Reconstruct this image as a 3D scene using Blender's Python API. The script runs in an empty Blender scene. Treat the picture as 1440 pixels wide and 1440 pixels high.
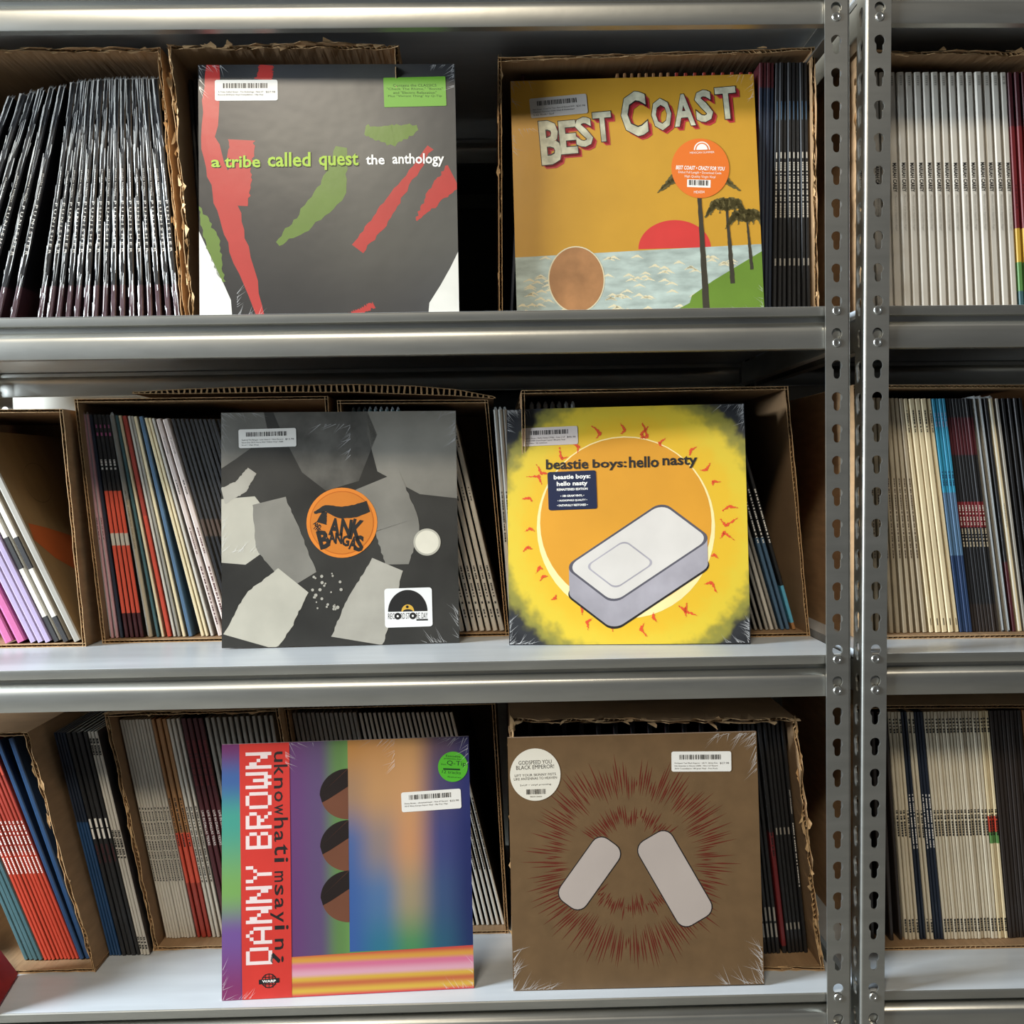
import bpy, bmesh, math, random
import numpy as np
from mathutils import Vector, Matrix
rnd = random.Random(7)
S = bpy.context.scene
COL = S.collection

# ---------------------------------------------------------------- camera
PITCH, YAW, ROLL, PPY, DIST, FOC = 0.0459, 0.0180, 0.0167, 733.5559, 1.2139, 1428.3278
cp, sp, cy, sy, cr, sr = (math.cos(PITCH), math.sin(PITCH), math.cos(YAW), math.sin(YAW), math.cos(ROLL), math.sin(ROLL))
_f = np.array([sy * cp, cy * cp, -sp]); _r = np.array([cy, -sy, 0.0]); _d = np.cross(_f, _r)
CM = np.array([cr * _r + sr * _d, -sr * _r + cr * _d, _f])      # rows: right, down, forward
CP = np.array([0.0, -DIST, 1.5])
cam = bpy.data.cameras.new('camera'); co = bpy.data.objects.new('camera', cam); COL.objects.link(co)
R3 = Matrix((CM[0], -CM[1], -CM[2])).transposed()
co.matrix_world = Matrix.Translation(Vector(CP)) @ R3.to_4x4()
cam.sensor_width = 36; cam.lens = 36 * FOC / 1440; cam.shift_y = (PPY - 720) / 1440; cam.clip_start = 0.02
S.camera = co

# ---------------------------------------------------------------- light
W = bpy.data.worlds.new('room_ambient'); S.world = W; W.use_nodes = True
W.node_tree.nodes['Background'].inputs[0].default_value = (0.80, 0.86, 1.0, 1)
W.node_tree.nodes['Background'].inputs[1].default_value = 0.055
def area(name, loc, target, sx, sy_, power, color):
    l = bpy.data.lights.new(name, 'AREA'); l.shape = 'RECTANGLE'; l.size = sx; l.size_y = sy_
    l.energy = power; l.color = color
    o = bpy.data.objects.new(name, l); COL.objects.link(o); o.location = loc
    o.rotation_euler = (Vector(target) - Vector(loc)).to_track_quat('-Z', 'Y').to_euler()
    return o
area('window_daylight_left', (-3.0, -0.80, 2.15), (0.0, 0.03, 1.42), 0.9, 1.0, 300, (0.82, 0.92, 1.0))
area('ceiling_lamp_warm', (-0.95, -3.3, 4.2), (0.0, 0.05, 1.4), 0.95, 0.55, 112, (1.0, 0.88, 0.70))
S.view_settings.view_transform = 'Standard'; S.view_settings.look = 'None'
S.view_settings.exposure = 0.0; S.view_settings.gamma = 1.0; S.view_settings.use_curve_mapping = False

# ---------------------------------------------------------------- pixel helpers (photo 1440 x 1440)
DECK = [1.6957, 1.2753, 0.8543]
TOPDECK = 2.0767
TILT2 = 0.0068                                                   # second unit leans a touch
def ray(u, v): return CM.T @ np.array([(u - 720) / FOC, (v - PPY) / FOC, 1.0])
def at_y(u, v, Y):
    d = ray(u, v); return CP + d * ((Y - CP[1]) / d[1])
def proj(P):
    q = CM @ (np.array(P) - CP); return 720 + FOC * q[0] / q[2], PPY + FOC * q[1] / q[2]
def x_at(u, z, Y):
    X = (u - 720) / 1150
    for _ in range(4): X += (u - proj((X, Y, z))[0]) / 1100
    return X

# ---------------------------------------------------------------- materials
def lin(h):
    h = h.lstrip('#'); c = [int(h[i:i + 2], 16) / 255 for i in (0, 2, 4)]
    return tuple(x / 12.92 if x <= 0.04045 else ((x + 0.055) / 1.055) ** 2.4 for x in c) + (1,)
MATS = {}
def mat(name, hexc, rough=0.5, metal=0.0, coat=0.0, noise=None, bump=None, alpha=1.0, spec=0.5, coatrough=0.12):
    """noise=(scale, amount, stretch xyz) colour mottling; bump=(scale, strength, stretch xyz)"""
    if name in MATS: return MATS[name]
    m = bpy.data.materials.new(name); m.use_nodes = True; nt = m.node_tree; b = nt.nodes['Principled BSDF']
    col = lin(hexc)
    b.inputs['Base Color'].default_value = col; b.inputs['Roughness'].default_value = rough
    b.inputs['Metallic'].default_value = metal; b.inputs['Coat Weight'].default_value = coat
    b.inputs['Coat Roughness'].default_value = coatrough; b.inputs['Alpha'].default_value = alpha
    b.inputs['Specular IOR Level'].default_value = spec
    tc = nt.nodes.new('ShaderNodeTexCoord')
    def ntex(scale, st):
        mp = nt.nodes.new('ShaderNodeMapping'); mp.inputs['Scale'].default_value = st
        nt.links.new(tc.outputs['Object'], mp.inputs['Vector'])
        n = nt.nodes.new('ShaderNodeTexNoise'); n.inputs['Scale'].default_value = scale; n.inputs['Detail'].default_value = 5
        nt.links.new(mp.outputs[0], n.inputs['Vector']); return n
    if noise:
        n = ntex(noise[0], noise[2] if len(noise) > 2 else (1, 1, 1)); r = nt.nodes.new('ShaderNodeValToRGB')
        k = noise[1]
        r.color_ramp.elements[0].color = tuple(c * (1 - k) for c in col[:3]) + (1,)
        r.color_ramp.elements[1].color = tuple(min(1, c * (1 + k)) for c in col[:3]) + (1,)
        r.color_ramp.elements[0].position = 0.3; r.color_ramp.elements[1].position = 0.7
        nt.links.new(n.outputs['Fac'], r.inputs[0]); nt.links.new(r.outputs[0], b.inputs['Base Color'])
    if bump:
        n = ntex(bump[0], bump[2] if len(bump) > 2 else (1, 1, 1)); bp = nt.nodes.new('ShaderNodeBump')
        bp.inputs['Strength'].default_value = bump[1]; bp.inputs['Distance'].default_value = 0.002
        nt.links.new(n.outputs['Fac'], bp.inputs['Height'])
        nt.links.new(bp.outputs[0], b.inputs['Coat Normal' if coat > 0 else 'Normal'])
        if coat > 0 and len(bump) > 3: nt.links.new(bp.outputs[0], b.inputs['Normal'])
    MATS[name] = m; return m
steel = mat('zinc_grey_steel', '#b2b2ac', 0.38, 0.90, noise=(9, 0.10, (1, 1, 6)), bump=(60, 0.05))
rivet_m = mat('rivet_steel', '#b9b9b4', 0.3, 0.9)
deck_m = mat('pale_grey_deck_paint', '#bcc2c7', 0.34, 0.0, noise=(14, 0.07, (0.4, 3, 1)))
wall_m = mat('off_white_wall_paint', '#d3d0c6', 0.8, noise=(3, 0.05))
floor_m = mat('grey_concrete_floor', '#77736c', 0.7, noise=(6, 0.2))
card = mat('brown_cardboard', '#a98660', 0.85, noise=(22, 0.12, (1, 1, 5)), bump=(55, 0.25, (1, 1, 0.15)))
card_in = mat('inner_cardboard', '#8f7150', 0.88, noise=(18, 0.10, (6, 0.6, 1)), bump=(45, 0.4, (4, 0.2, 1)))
card_edge = mat('torn_cardboard_core', '#c9a679', 0.9, noise=(60, 0.25))
ink = mat('black_ink', '#141414', 0.5)
white_ink = mat('white_ink', '#eceae4', 0.5)
sticker_m = mat('white_sticker_paper', '#dedbd4', 0.55)
wrapglint = mat('shrink_film_crease_glint', '#ffffff', 0.18, alpha=0.30, spec=0.9)  # white slivers that paint the glints on creased film
bagfilm = mat('clear_bag_film', '#dfe6e6', 0.2, alpha=0.38, spec=0.8)

# ---------------------------------------------------------------- mesh helpers
def link(name, me, parent=None, mats=()):
    for m in mats: me.materials.append(m)
    o = bpy.data.objects.new(name, me); COL.objects.link(o)
    if parent is not None: o.parent = parent
    return o
def empty(name, loc=(0, 0, 0)):
    o = bpy.data.objects.new(name, None); COL.objects.link(o); o.location = loc; o.empty_display_size = 0.05; return o
def tag(o, label, cat=None, group=None, kind=None):
    o['label'] = label
    if cat: o['category'] = cat
    if group: o['group'] = group
    if kind: o['kind'] = kind
    return o
class MB:
    def __init__(s): s.v = []; s.f = []; s.mi = []; s.mats = []
    def m(s, material):
        if material not in s.mats: s.mats.append(material)
        return s.mats.index(material)
    def face(s, pts, material):
        i = len(s.v); s.v += [tuple(p) for p in pts]; s.f.append(tuple(range(i, i + len(pts)))); s.mi.append(s.m(material))
    def box(s, a, b, material):
        x0, y0, z0 = a; x1, y1, z1 = b
        i = len(s.v); s.v += [(x, y, z) for z in (z0, z1) for y in (y0, y1) for x in (x0, x1)]
        for q in ((0, 2, 3, 1), (4, 5, 7, 6), (0, 1, 5, 4), (2, 6, 7, 3), (0, 4, 6, 2), (1, 3, 7, 5)):
            s.f.append(tuple(i + k for k in q)); s.mi.append(s.m(material))
    def strip(s, rows, material, closed=False):
        i = len(s.v); n = len(rows[0])
        for r in rows: s.v += [tuple(p) for p in r]
        k = s.m(material)
        for a in range(len(rows) - 1):
            for b in range(n if closed else n - 1):
                c = (b + 1) % n
                s.f.append((i + a * n + b, i + a * n + c, i + (a + 1) * n + c, i + (a + 1) * n + b)); s.mi.append(k)
    def build(s, name, parent=None, smooth=False):
        me = bpy.data.meshes.new(name); me.from_pydata(s.v, [], s.f)
        for m in s.mats: me.materials.append(m)
        me.polygons.foreach_set('material_index', s.mi)
        if smooth: me.polygons.foreach_set('use_smooth', [True] * len(s.f))
        me.update(); o = bpy.data.objects.new(name, me); COL.objects.link(o)
        if parent is not None: o.parent = parent
        return o
def curve_mesh(outer, holes, thick):
    c = bpy.data.curves.new('tmp', 'CURVE'); c.dimensions = '2D'; c.fill_mode = 'BOTH'; c.extrude = thick / 2
    for poly in [outer] + holes:
        sp_ = c.splines.new('POLY'); sp_.points.add(len(poly) - 1)
        for p, q in zip(sp_.points, poly): p.co = (q[0], q[1], 0, 1)
        sp_.use_cyclic_u = True
    o = bpy.data.objects.new('tmp', c); COL.objects.link(o)
    dg = bpy.context.evaluated_depsgraph_get(); me = bpy.data.meshes.new_from_object(o.evaluated_get(dg))
    bpy.data.objects.remove(o); bpy.data.curves.remove(c); return me
TXT = {}
def text_verts(s, shear=0.0, bold=0.0):
    key = (s, shear, bold)
    if key in TXT: return TXT[key]
    c = bpy.data.curves.new('tmp', 'FONT'); c.body = s; c.resolution_u = 2; c.shear = shear; c.offset = bold
    o = bpy.data.objects.new('tmp', c); COL.objects.link(o)
    dg = bpy.context.evaluated_depsgraph_get(); me = bpy.data.meshes.new_from_object(o.evaluated_get(dg))
    v = np.zeros(len(me.vertices) * 3); me.vertices.foreach_get('co', v); v = v.reshape(-1, 3)[:, :2]
    f = [tuple(p.vertices) for p in me.polygons]
    bpy.data.objects.remove(o); bpy.data.curves.remove(c); bpy.data.meshes.remove(me)
    v = (v - v.min(0)) / np.maximum(v.max(0) - v.min(0), 1e-6)
    TXT[key] = (v, f); return TXT[key]
def text_into(mb, s, x0, z0, x1, z1, y, material, rot=0, tilt=0.0, shear=0.0, bold=0.0, mid=None):
    """letters fitted into the box (x0..x1, z0..z1) on a plane facing -Y; rot: 0, 90 (reads upward), -90 (reads downward)"""
    v, f = text_verts(s, shear, bold)
    a, b = v[:, 0], v[:, 1]
    if rot == 90: a, b = 1 - b, a
    if rot == -90: a, b = b, 1 - a
    X = x0 + a * (x1 - x0); Z = z0 + b * (z1 - z0)
    if tilt:
        cx, cz = mid or ((x0 + x1) / 2, (z0 + z1) / 2); c, s_ = math.cos(tilt), math.sin(tilt)
        X, Z = cx + (X - cx) * c - (Z - cz) * s_, cz + (X - cx) * s_ + (Z - cz) * c
    i = len(mb.v); mb.v += [(float(p), y, float(q)) for p, q in zip(X, Z)]
    k = mb.m(material)
    for q in f: mb.f.append(tuple(i + j for j in q)); mb.mi.append(k)

# ---------------------------------------------------------------- the setting
def plane(name, a, b, material):
    mb = MB(); mb.box(a, b, material); o = mb.build(name); o['kind'] = 'structure'; return o
o = plane('floor', (-4, -4, -0.05), (4, 0.66, 0.0), floor_m); o['label'] = 'grey concrete floor under the steel shelving'
o = plane('wall_back', (-4, 0.585, 0.0), (4, 0.66, 3.2), wall_m); o['label'] = 'off-white painted wall behind the shelves'

# ---------------------------------------------------------------- steel shelving units
PITCHZ = 0.0381; HZ = 2.0434; FW = 0.030; TH = 0.0023; RAD = 0.0032
def keyhole(cx, cz):
    pts = []; R_, r_ = 0.0064, 0.0041
    a0 = math.asin(r_ / R_)
    for i in range(13):
        a = -math.pi / 2 + a0 + (2 * math.pi - 2 * a0) * i / 12
        pts.append((cx + R_ * math.cos(a), cz + R_ * math.sin(a)))
    for i in range(7):
        a = math.pi + math.pi * i / 6
        pts.append((cx + r_ * math.cos(a), cz - 0.0118 + r_ * math.sin(a)))
    return pts
HOLES = [HZ + PITCHZ * k for k in range(-52, 6)]
UPH = 2.29
def make_upright_mesh(side):
    """L-angle post; local x: 0 at the corner, face runs to side*FW; flange runs back along +y; keyholes in both"""
    bm = bmesh.new()
    h = PITCHZ / 2
    cell = curve_mesh([(RAD, -h), (FW, -h), (FW, h), (RAD, h)], [keyhole(0.0165, 0.004)], TH)
    cv = [v.co.copy() for v in cell.vertices]; cf = [tuple(p.vertices) for p in cell.polygons]; bpy.data.meshes.remove(cell)
    for which in (0, 1):
        for hz in HOLES:
            vs = []
            for x, z, d in cv:
                z = min(max(z + hz - 0.004, 0.0), UPH)
                vs.append(bm.verts.new((x, d + TH / 2, z) if which == 0 else (d + TH / 2, x, z)))
            for q in cf:
                if all(abs(abs(cv[k][1]) - h) < 1e-6 for k in q) and max(cv[k][1] for k in q) - min(cv[k][1] for k in q) < 1e-6: continue
                bm.faces.new([vs[k] for k in q])
    n = 6; rows = []
    for rr in (RAD, RAD - TH):
        rows.append([[(RAD - rr * math.cos(a), RAD - rr * math.sin(a), z) for z in (0, UPH)] for a in [math.pi / 2 * k / n for k in range(n + 1)]])
    for k in range(n):
        o1, i1 = rows[0], rows[1]
        for L in ((o1[k][0], o1[k + 1][0], o1[k + 1][1], o1[k][1]), (i1[k + 1][0], i1[k][0], i1[k][1], i1[k + 1][1])):
            f = bm.faces.new([bm.verts.new(p) for p in L]); f.smooth = True
    bmesh.ops.remove_doubles(bm, verts=bm.verts, dist=1e-6)
    if side < 0:
        for v in bm.verts: v.co.x *= -1
        bmesh.ops.reverse_faces(bm, faces=bm.faces)
    bmesh.ops.recalc_face_normals(bm, faces=bm.faces)
    me = bpy.data.meshes.new('upright'); bm.to_mesh(me); bm.free(); me.materials.append(steel); return me
UP_L, UP_R = make_upright_mesh(1), make_upright_mesh(-1)
BEAMPROF = [(0.0190, -0.0005), (0.0068, -0.0003), (0.0056, -0.0014), (0.0056, -0.0098), (0.0064, -0.0112), (0.0160, -0.0118), (0.0165, -0.0175)]
for k in range(9):
    a = math.pi / 2 * k / 8
    BEAMPROF.append((0.0165 - 0.0125 * math.sin(a), -0.0178 - 0.0125 * (1 - math.cos(a))))
BEAMPROF += [(0.0038, -0.049), (0.0046, -0.0505), (0.0160, -0.0508), (0.0160, -0.049)]
def rivet_mesh():
    mb = MB(); n = 14; prof = [(0.0054, 0.004), (0.0054, 0.0006), (0.0046, -0.0003), (0.0026, -0.0003), (0.0022, 0.0002), (0.0, 0.0002)]
    rows = [[(r * math.cos(2 * math.pi * k / n), y, r * math.sin(2 * math.pi * k / n)) for k in range(n)] for r, y in prof]
    mb.strip(rows, rivet_m, closed=True); o = mb.build('rivet'); me = o.data; bpy.data.objects.remove(o); return me
RIV = rivet_mesh()
DEPTH = 0.54
def shelving(label, x0, x1, pivot, tilt):
    root = empty('steel_shelving_unit', (pivot[0], 0, 0)); tag(root, label, 'shelf', 'steel shelving units')
    piv = Matrix.Translation((pivot[0], 0, pivot[1])) @ Matrix.Rotation(tilt, 4, 'Y') @ Matrix.Translation((-pivot[0], 0, -pivot[1]))
    root.matrix_world = piv
    for me, x, y, rz in ((UP_L, x0, 0, 0), (UP_R, x1, 0, 0), (UP_R, x0, DEPTH, math.pi), (UP_L, x1, DEPTH, math.pi)):
        u = bpy.data.objects.new('upright', me); COL.objects.link(u); u.parent = root; u.location = (x, y, 0); u.rotation_euler = (0, 0, rz)
    for zi, z in enumerate([TOPDECK] + DECK + [0.44, 0.13]):
        e = 0.0035
        for rear in (0, 1):
            mb = MB(); rows = []
            for X, back in ((x0 + e, 0.004), (x0 + e + 0.005, 0.0), (x1 - e - 0.005, 0.0), (x1 - e, 0.004)):
                rows.append([(X, (y + (back if q > 6 else 0)) if not rear else DEPTH - y, z + zz) for q, (y, zz) in enumerate(BEAMPROF)])
            mb.strip(rows, steel); b = mb.build('front_beam' if not rear else 'rear_beam', root)
            bm = bmesh.new(); bm.from_mesh(b.data); bmesh.ops.recalc_face_normals(bm, faces=bm.faces)
            for f in bm.faces: f.smooth = True
            for ed in bm.edges:
                if len(ed.link_faces) == 2 and ed.calc_face_angle(0) > 0.6: ed.smooth = False
            bm.to_mesh(b.data); bm.free()
            if not rear:
                n = round((HZ - z) / PITCHZ); base = [h for h in HOLES if abs(h - 0.0105 - (z - 0.004)) < 0.019] or [z + 0.006]
                for X in (x0 + 0.0165, x1 - 0.0165):
                    for h in (base[0], base[0] - PITCHZ):
                        r = bpy.data.objects.new('rivet', RIV); COL.objects.link(r); r.parent = b; r.location = (X, -0.0012, h - 0.0112)
        for X in (x0 + 0.003, x1 - 0.0065):
            mb = MB(); mb.box((X, 0.034, z - 0.052), (X + 0.0035, DEPTH - 0.034, z - 0.014), steel)
            mb.box((X, 0.034, z - 0.052), (X + (0.014 if X < (x0 + x1) / 2 else -0.0105), DEPTH - 0.034, z - 0.0495), steel); mb.build('side_beam', root)
        mb = MB(); mb.box((x0 + 0.004, 0.0078, z - 0.0105), (x1 - 0.004, DEPTH - 0.0078, z), deck_m)
        d = mb.build('deck', root); d['label'] = 'pale grey painted shelf deck'
    return root
X1R = 0.430; X2L = 0.4485
shelving('wide grey steel shelving unit holding the six displayed album covers', -0.845, X1R, (0, 1.5), 0.0)
shelving('grey steel shelving unit at the right edge, cut off by the frame', X2L, X2L + 1.27, (X2L, 2.0), TILT2)
def deck_z(i, X): return DECK[i] - (TILT2 * (X - X2L) if X > X2L - 0.01 else 0.0)

# guessed board, added so the gap behind the top shelf goes dark
def added_dark_board():
    root = empty('added_dark_board', (-0.02, 0.556, DECK[0])); tag(root, 'added matte black board darkening the gap behind the top shelf', 'board')
    bk = mat('added_board_black', '#1b1c1b', 0.8, noise=(8, 0.3)); rl = mat('dark_grey_rail', '#3a3c3a', 0.6)
    mb = MB(); mb.box((-0.52, 0, -0.35), (0.47, 0.012, 0.40), bk); mb.build('panel', root)
    mb = MB(); mb.box((-0.52, -0.010, 0.262), (0.47, 0.0, 0.284), rl); mb.build('rail', root)
added_dark_board()

# ---------------------------------------------------------------- cardboard cartons
def panel(root, name, a, b, inward, yf, yb, torn, mat_out, mat_in, seed, thick=0.0045):
    """one corrugated wall: runs from a to b in the x-z plane, from yf (front, torn) to yb; two liners and a fluted core"""
    r = random.Random(seed); L = math.hypot(b[0] - a[0], b[1] - a[1]); N = max(10, int(L / 0.009))
    nx, nz = inward
    def liner(off0, off1, jag, material, mb):
        w = 0; ws = []
        for i in range(N + 1):
            w = 0.6 * w + r.uniform(-1, 1) * jag; ws.append(w)
        def P(i, off, y):
            t = i / N; return (a[0] + (b[0] - a[0]) * t + nx * off, y, a[1] + (b[1] - a[1]) * t + nz * off)
        for off, rev in ((off0, 0), (off1, 1)):
            rows = [[P(i, off + ((r.uniform(-1, 1) * torn * 0.12) if q == 0 else 0), yf + (ws[i] if q == 0 else 0) + q * 0.5 * 0 if q == 0 else (yf + 0.03 if q == 1 else yb)) for i in range(N + 1)] for q in range(3)]
            mb.strip(rows if rev else rows[::-1], material)
        mb.strip([[P(i, off0, yf + ws[i]) for i in range(N + 1)], [P(i, off1, yf + ws[i]) for i in range(N + 1)]], card_edge)
    mb = MB(); e = thick * 0.16
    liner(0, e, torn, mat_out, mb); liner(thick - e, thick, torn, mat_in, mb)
    o = mb.build(name, root)
    mb = MB(); per = 0.0068; n = max(4, int(L / per)) * 2; rows = [[], []]
    for i in range(n + 1):
        t = i / n; off = e if i % 2 else thick - e
        for q, y in enumerate((yf + 0.0008 + torn * 0.3, yf + 0.018)):
            rows[q].append((a[0] + (b[0] - a[0]) * t + nx * off, y, a[1] + (b[1] - a[1]) * t + nz * off))
    mb.strip(rows, card_edge); mb.build('corrugated_core', o)
    if torn > 0.002:
        mb = MB()
        for i in range(int(L / 0.010)):
            t = r.random(); off = r.uniform(-0.001, thick + 0.001); ln = r.uniform(0.3, 1.2) * torn; wd = r.uniform(0.003, 0.010)
            base = np.array((a[0] + (b[0] - a[0]) * t + nx * off, yf, a[1] + (b[1] - a[1]) * t + nz * off))
            along = np.array(((b[0] - a[0]) / L, 0, (b[1] - a[1]) / L)); out = np.array((nx, 0, nz)) * r.uniform(-0.9, 0.9) + np.array((0, -1, 0)) * r.uniform(0.1, 0.6) + along * r.uniform(-1.6, 1.6)
            p0, p1 = base - along * wd, base + along * wd; m0, m1 = p0 + out * ln * 0.55 + along * wd * 0.2, p1 + out * ln * 0.5 - along * wd * 0.3
            tip = base + out * ln + np.array((nx, 0, nz)) * ln * r.uniform(-0.6, 0.6)
            mb.face([p0, p1, m1, m0], card_edge); mb.face([m0, m1, tip], card_edge)
        te = mb.build('torn_edge', o); te['label'] = 'ragged torn cardboard edge'; te['kind'] = 'stuff'
    return o
def carton(label, shelf, yf, tl, tr, bl, br, depth=0.325, torn=0.0, zt=None, zbase=0.0, seed=1, right=True, left=True):
    """tl, tr: (px, py) of the front upper corners; bl, br: px x of the front lower corners"""
    TL = at_y(tl[0], tl[1], yf); TR = at_y(tr[0], tr[1], yf)
    zb = DECK[shelf]
    BLx, BRx = x_at(bl, zb, yf), x_at(br, zb, yf)
    zl, zr = deck_z(shelf, BLx) + 0.0003, deck_z(shelf, BRx) + 0.0003
    root = empty('cardboard_carton', ((BLx + BRx) / 2, yf, min(zl, zr))); tag(root, label, 'box', 'open cardboard cartons on the shelves')
    off = Vector(root.location)
    c = [(BLx, zl), (BRx, zr), (TR[0], TR[2]), (TL[0], TL[2])]
    c = [(x - off.x, z - off.z) for x, z in c]
    yb = depth; t = 0.0045
    def nrm(p, q):
        L = math.hypot(q[0] - p[0], q[1] - p[1]); return (-(q[1] - p[1]) / L, (q[0] - p[0]) / L)
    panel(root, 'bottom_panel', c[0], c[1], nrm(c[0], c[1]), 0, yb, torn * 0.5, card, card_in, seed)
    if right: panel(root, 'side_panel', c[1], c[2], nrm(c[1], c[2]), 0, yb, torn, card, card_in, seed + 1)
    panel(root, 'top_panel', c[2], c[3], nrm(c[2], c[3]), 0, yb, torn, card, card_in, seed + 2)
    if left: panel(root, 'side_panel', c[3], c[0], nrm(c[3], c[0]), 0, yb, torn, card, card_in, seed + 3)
    mb = MB(); P = [(x, yb, z) for x, z in c]; Q = [(x, yb + t, z) for x, z in c]
    mb.face(P, card_in); mb.face(Q[::-1], card)
    for k in range(4): mb.face([P[k], Q[k], Q[(k + 1) % 4], P[(k + 1) % 4]], card)
    mb.build('back_panel', root)
    return root
T_ = 0.0052
carton('torn carton at top left holding wrapped black records', 0, 0.105, (-150, 70), (226, 67), -150, 262, torn=0.004, seed=11, depth=0.336)
carton('ragged carton behind the charcoal red and green album, top shelf', 0, 0.070, (236, 64), (560, 61), 268, 575, torn=0.006, seed=21, depth=0.374)
carton('dark carton behind the yellow seaside album on the top shelf', 0, 0.098, (700, 82), (1146, 66), 702, 1151, torn=0.0022, seed=31, depth=0.357)
carton('leaning carton at left end of the middle shelf', 1, 0.176, (-190, 577), (88, 575), -160, 121, torn=0.001, seed=41, depth=0.324)
carton('carton with mixed thin spines left of the black-and-white album', 1, 0.198, (104, 561), (461, 557), 144, 480, torn=0.0006, seed=51, depth=0.334)
carton('carton hidden behind the black-and-white album with orange disc', 1, 0.196, (474, 563), (686, 562), 496, 716, torn=0.0006, seed=61, depth=0.333)
carton('carton behind the yellow and black album on the middle shelf', 1, 0.145, (733, 549), (1108, 543), 738, 1139, torn=0.0016, seed=71, depth=0.344)
carton('leaning carton of red spines at left of the bottom shelf', 2, 0.108, (-220, 1030), (38, 1030), -120, 135, torn=0.003, seed=81, depth=0.343)
carton('slanting carton of pale spines on the bottom shelf, left half', 2, 0.165, (147, 1003), (392, 996), 218, 446, torn=0.003, seed=91, depth=0.343)
carton('dark carton behind the multicoloured striped album, bottom shelf', 2, 0.190, (399, 993), (696, 986), 450, 715, torn=0.0008, seed=95, depth=0.335)
carton('battered torn carton behind the brown sunburst album', 2, 0.066, (717, 1012), (1120, 1010), 722, 1158, torn=0.007, seed=101, depth=0.353)
carton('carton of white spines on right unit, top shelf', 0, 0.100, (1203, 72), (1640, 72), 1206, 1640, torn=0.004, seed=111, depth=0.340)
carton('carton of cream, blue and black spines on right unit, middle shelf', 1, 0.108, (1200, 541), (1640, 541), 1208, 1660, torn=0.0006, seed=121, depth=0.339)
carton('carton of cream and black spines on right unit, bottom shelf', 2, 0.112, (1200, 992), (1640, 990), 1210, 1660, torn=0.0006, seed=131, depth=0.337)

# fluted sheet lying across the two middle-shelf cartons
def fluted_sheet():
    px = [(186, 558, 552), (250, 558, 548), (330, 557, 545), (420, 556, 542), (500, 556, 541), (580, 559, 543), (640, 561, 548), (694, 565, 558)]
    Y = 0.205; lo, hi = [], []
    for x, b, t in px:
        lo.append(at_y(x, b - 5, Y)); hi.append(at_y(x, t, Y))
    N = 64; root = empty('fluted_cardboard_sheet', tuple(lo[0])); o0 = np.array(lo[0])
    xs = [p[0] for p in lo]; X = np.linspace(xs[0], xs[-1], N + 1)
    zl = np.interp(X, xs, [p[2] for p in lo]); zh = np.maximum(np.interp(X, [p[0] for p in hi], [p[2] for p in hi]), zl + 0.0015)
    D = 0.19
    for nm, z, s in (('lower_liner', zl, 1), ('upper_liner', zh, -1)):
        mb = MB()
        mb.strip([[(X[i] - o0[0], y, z[i] + s * 0.0 - o0[2]) for i in range(N + 1)] for y in (0, D)], card)
        mb.strip([[(X[i] - o0[0], y, z[i] - s * 0.0008 - o0[2]) for i in range(N + 1)] for y in (D, 0)], card)
        mb.strip([[(X[i] - o0[0], 0, z[i] - o0[2]) for i in range(N + 1)], [(X[i] - o0[0], 0, z[i] - s * 0.0008 - o0[2]) for i in range(N + 1)]], card_edge)
        mb.build(nm, root)
    mb = MB(); r = random.Random(4)
    for i in range(N + 1):
        for k in (0,):
            x = X[i] - o0[0]; j = r.uniform(-0.0008, 0.0008)
            mb.face([(x + j, 0.0006, zl[i] - o0[2]), (x + 0.0026 + j, 0.0006, zl[i] - o0[2]), (x + 0.0026 - j, 0.0006, zh[i] - o0[2]), (x - j, 0.0006, zh[i] - o0[2])], card_edge)
            mb.face([(x + j, 0.0006, zl[i] - o0[2]), (x - j, 0.0006, zh[i] - o0[2]), (x - j, 0.1, zh[i] - o0[2]), (x + j, 0.1, zl[i] - o0[2])], card)
    mb.build('flute_web', root)['kind'] = 'stuff'
    tag(root, 'curved fluted cardboard sheet lying on top of the middle-shelf cartons', 'cardboard sheet')
fluted_sheet()

# ---------------------------------------------------------------- records standing with their spines out
LP = 0.3145
ORD = ['', 'first', 'second', 'third', 'fourth', 'fifth', 'sixth', 'seventh', 'eighth', 'ninth', 'tenth', 'eleventh', 'twelfth', 'thirteenth', 'fourteenth', 'fifteenth', 'sixteenth', 'seventeenth', 'eighteenth', 'nineteenth', 'twentieth']
TENS = {2: 'twenty', 3: 'thirty', 4: 'forty', 5: 'fifty'}
def ordinal(n):
    if n <= 20: return ORD[n]
    if n % 10 == 0: return TENS[n // 10][:-1] + 'ieth'
    return TENS[n // 10] + '-' + ORD[n % 10]
def sm(name, hexc, coat=0.35, **k):
    return mat('spine_' + name, hexc, k.pop('rough', 0.5), 0, coat, noise=(40, 0.10, (1, 1, 0.3)), bump=k.pop('bump', (70, 0.25, (1, 1, 0.25))), **k)
blackwrap = mat('black_sleeve_in_shrink_wrap', '#17181c', 0.45, 0, 1.0, noise=(60, 0.35, (1, 1, 0.3)), bump=(150, 0.95, (0.7, 0.3, 0.28), 1), coatrough=0.06)
plumwrap = mat('plum_sleeve_in_shrink_wrap', '#4a3138', 0.45, 0, 1.0, noise=(60, 0.4, (1, 1, 0.3)), bump=(150, 0.95, (0.7, 0.3, 0.28), 1), coatrough=0.06)
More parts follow.
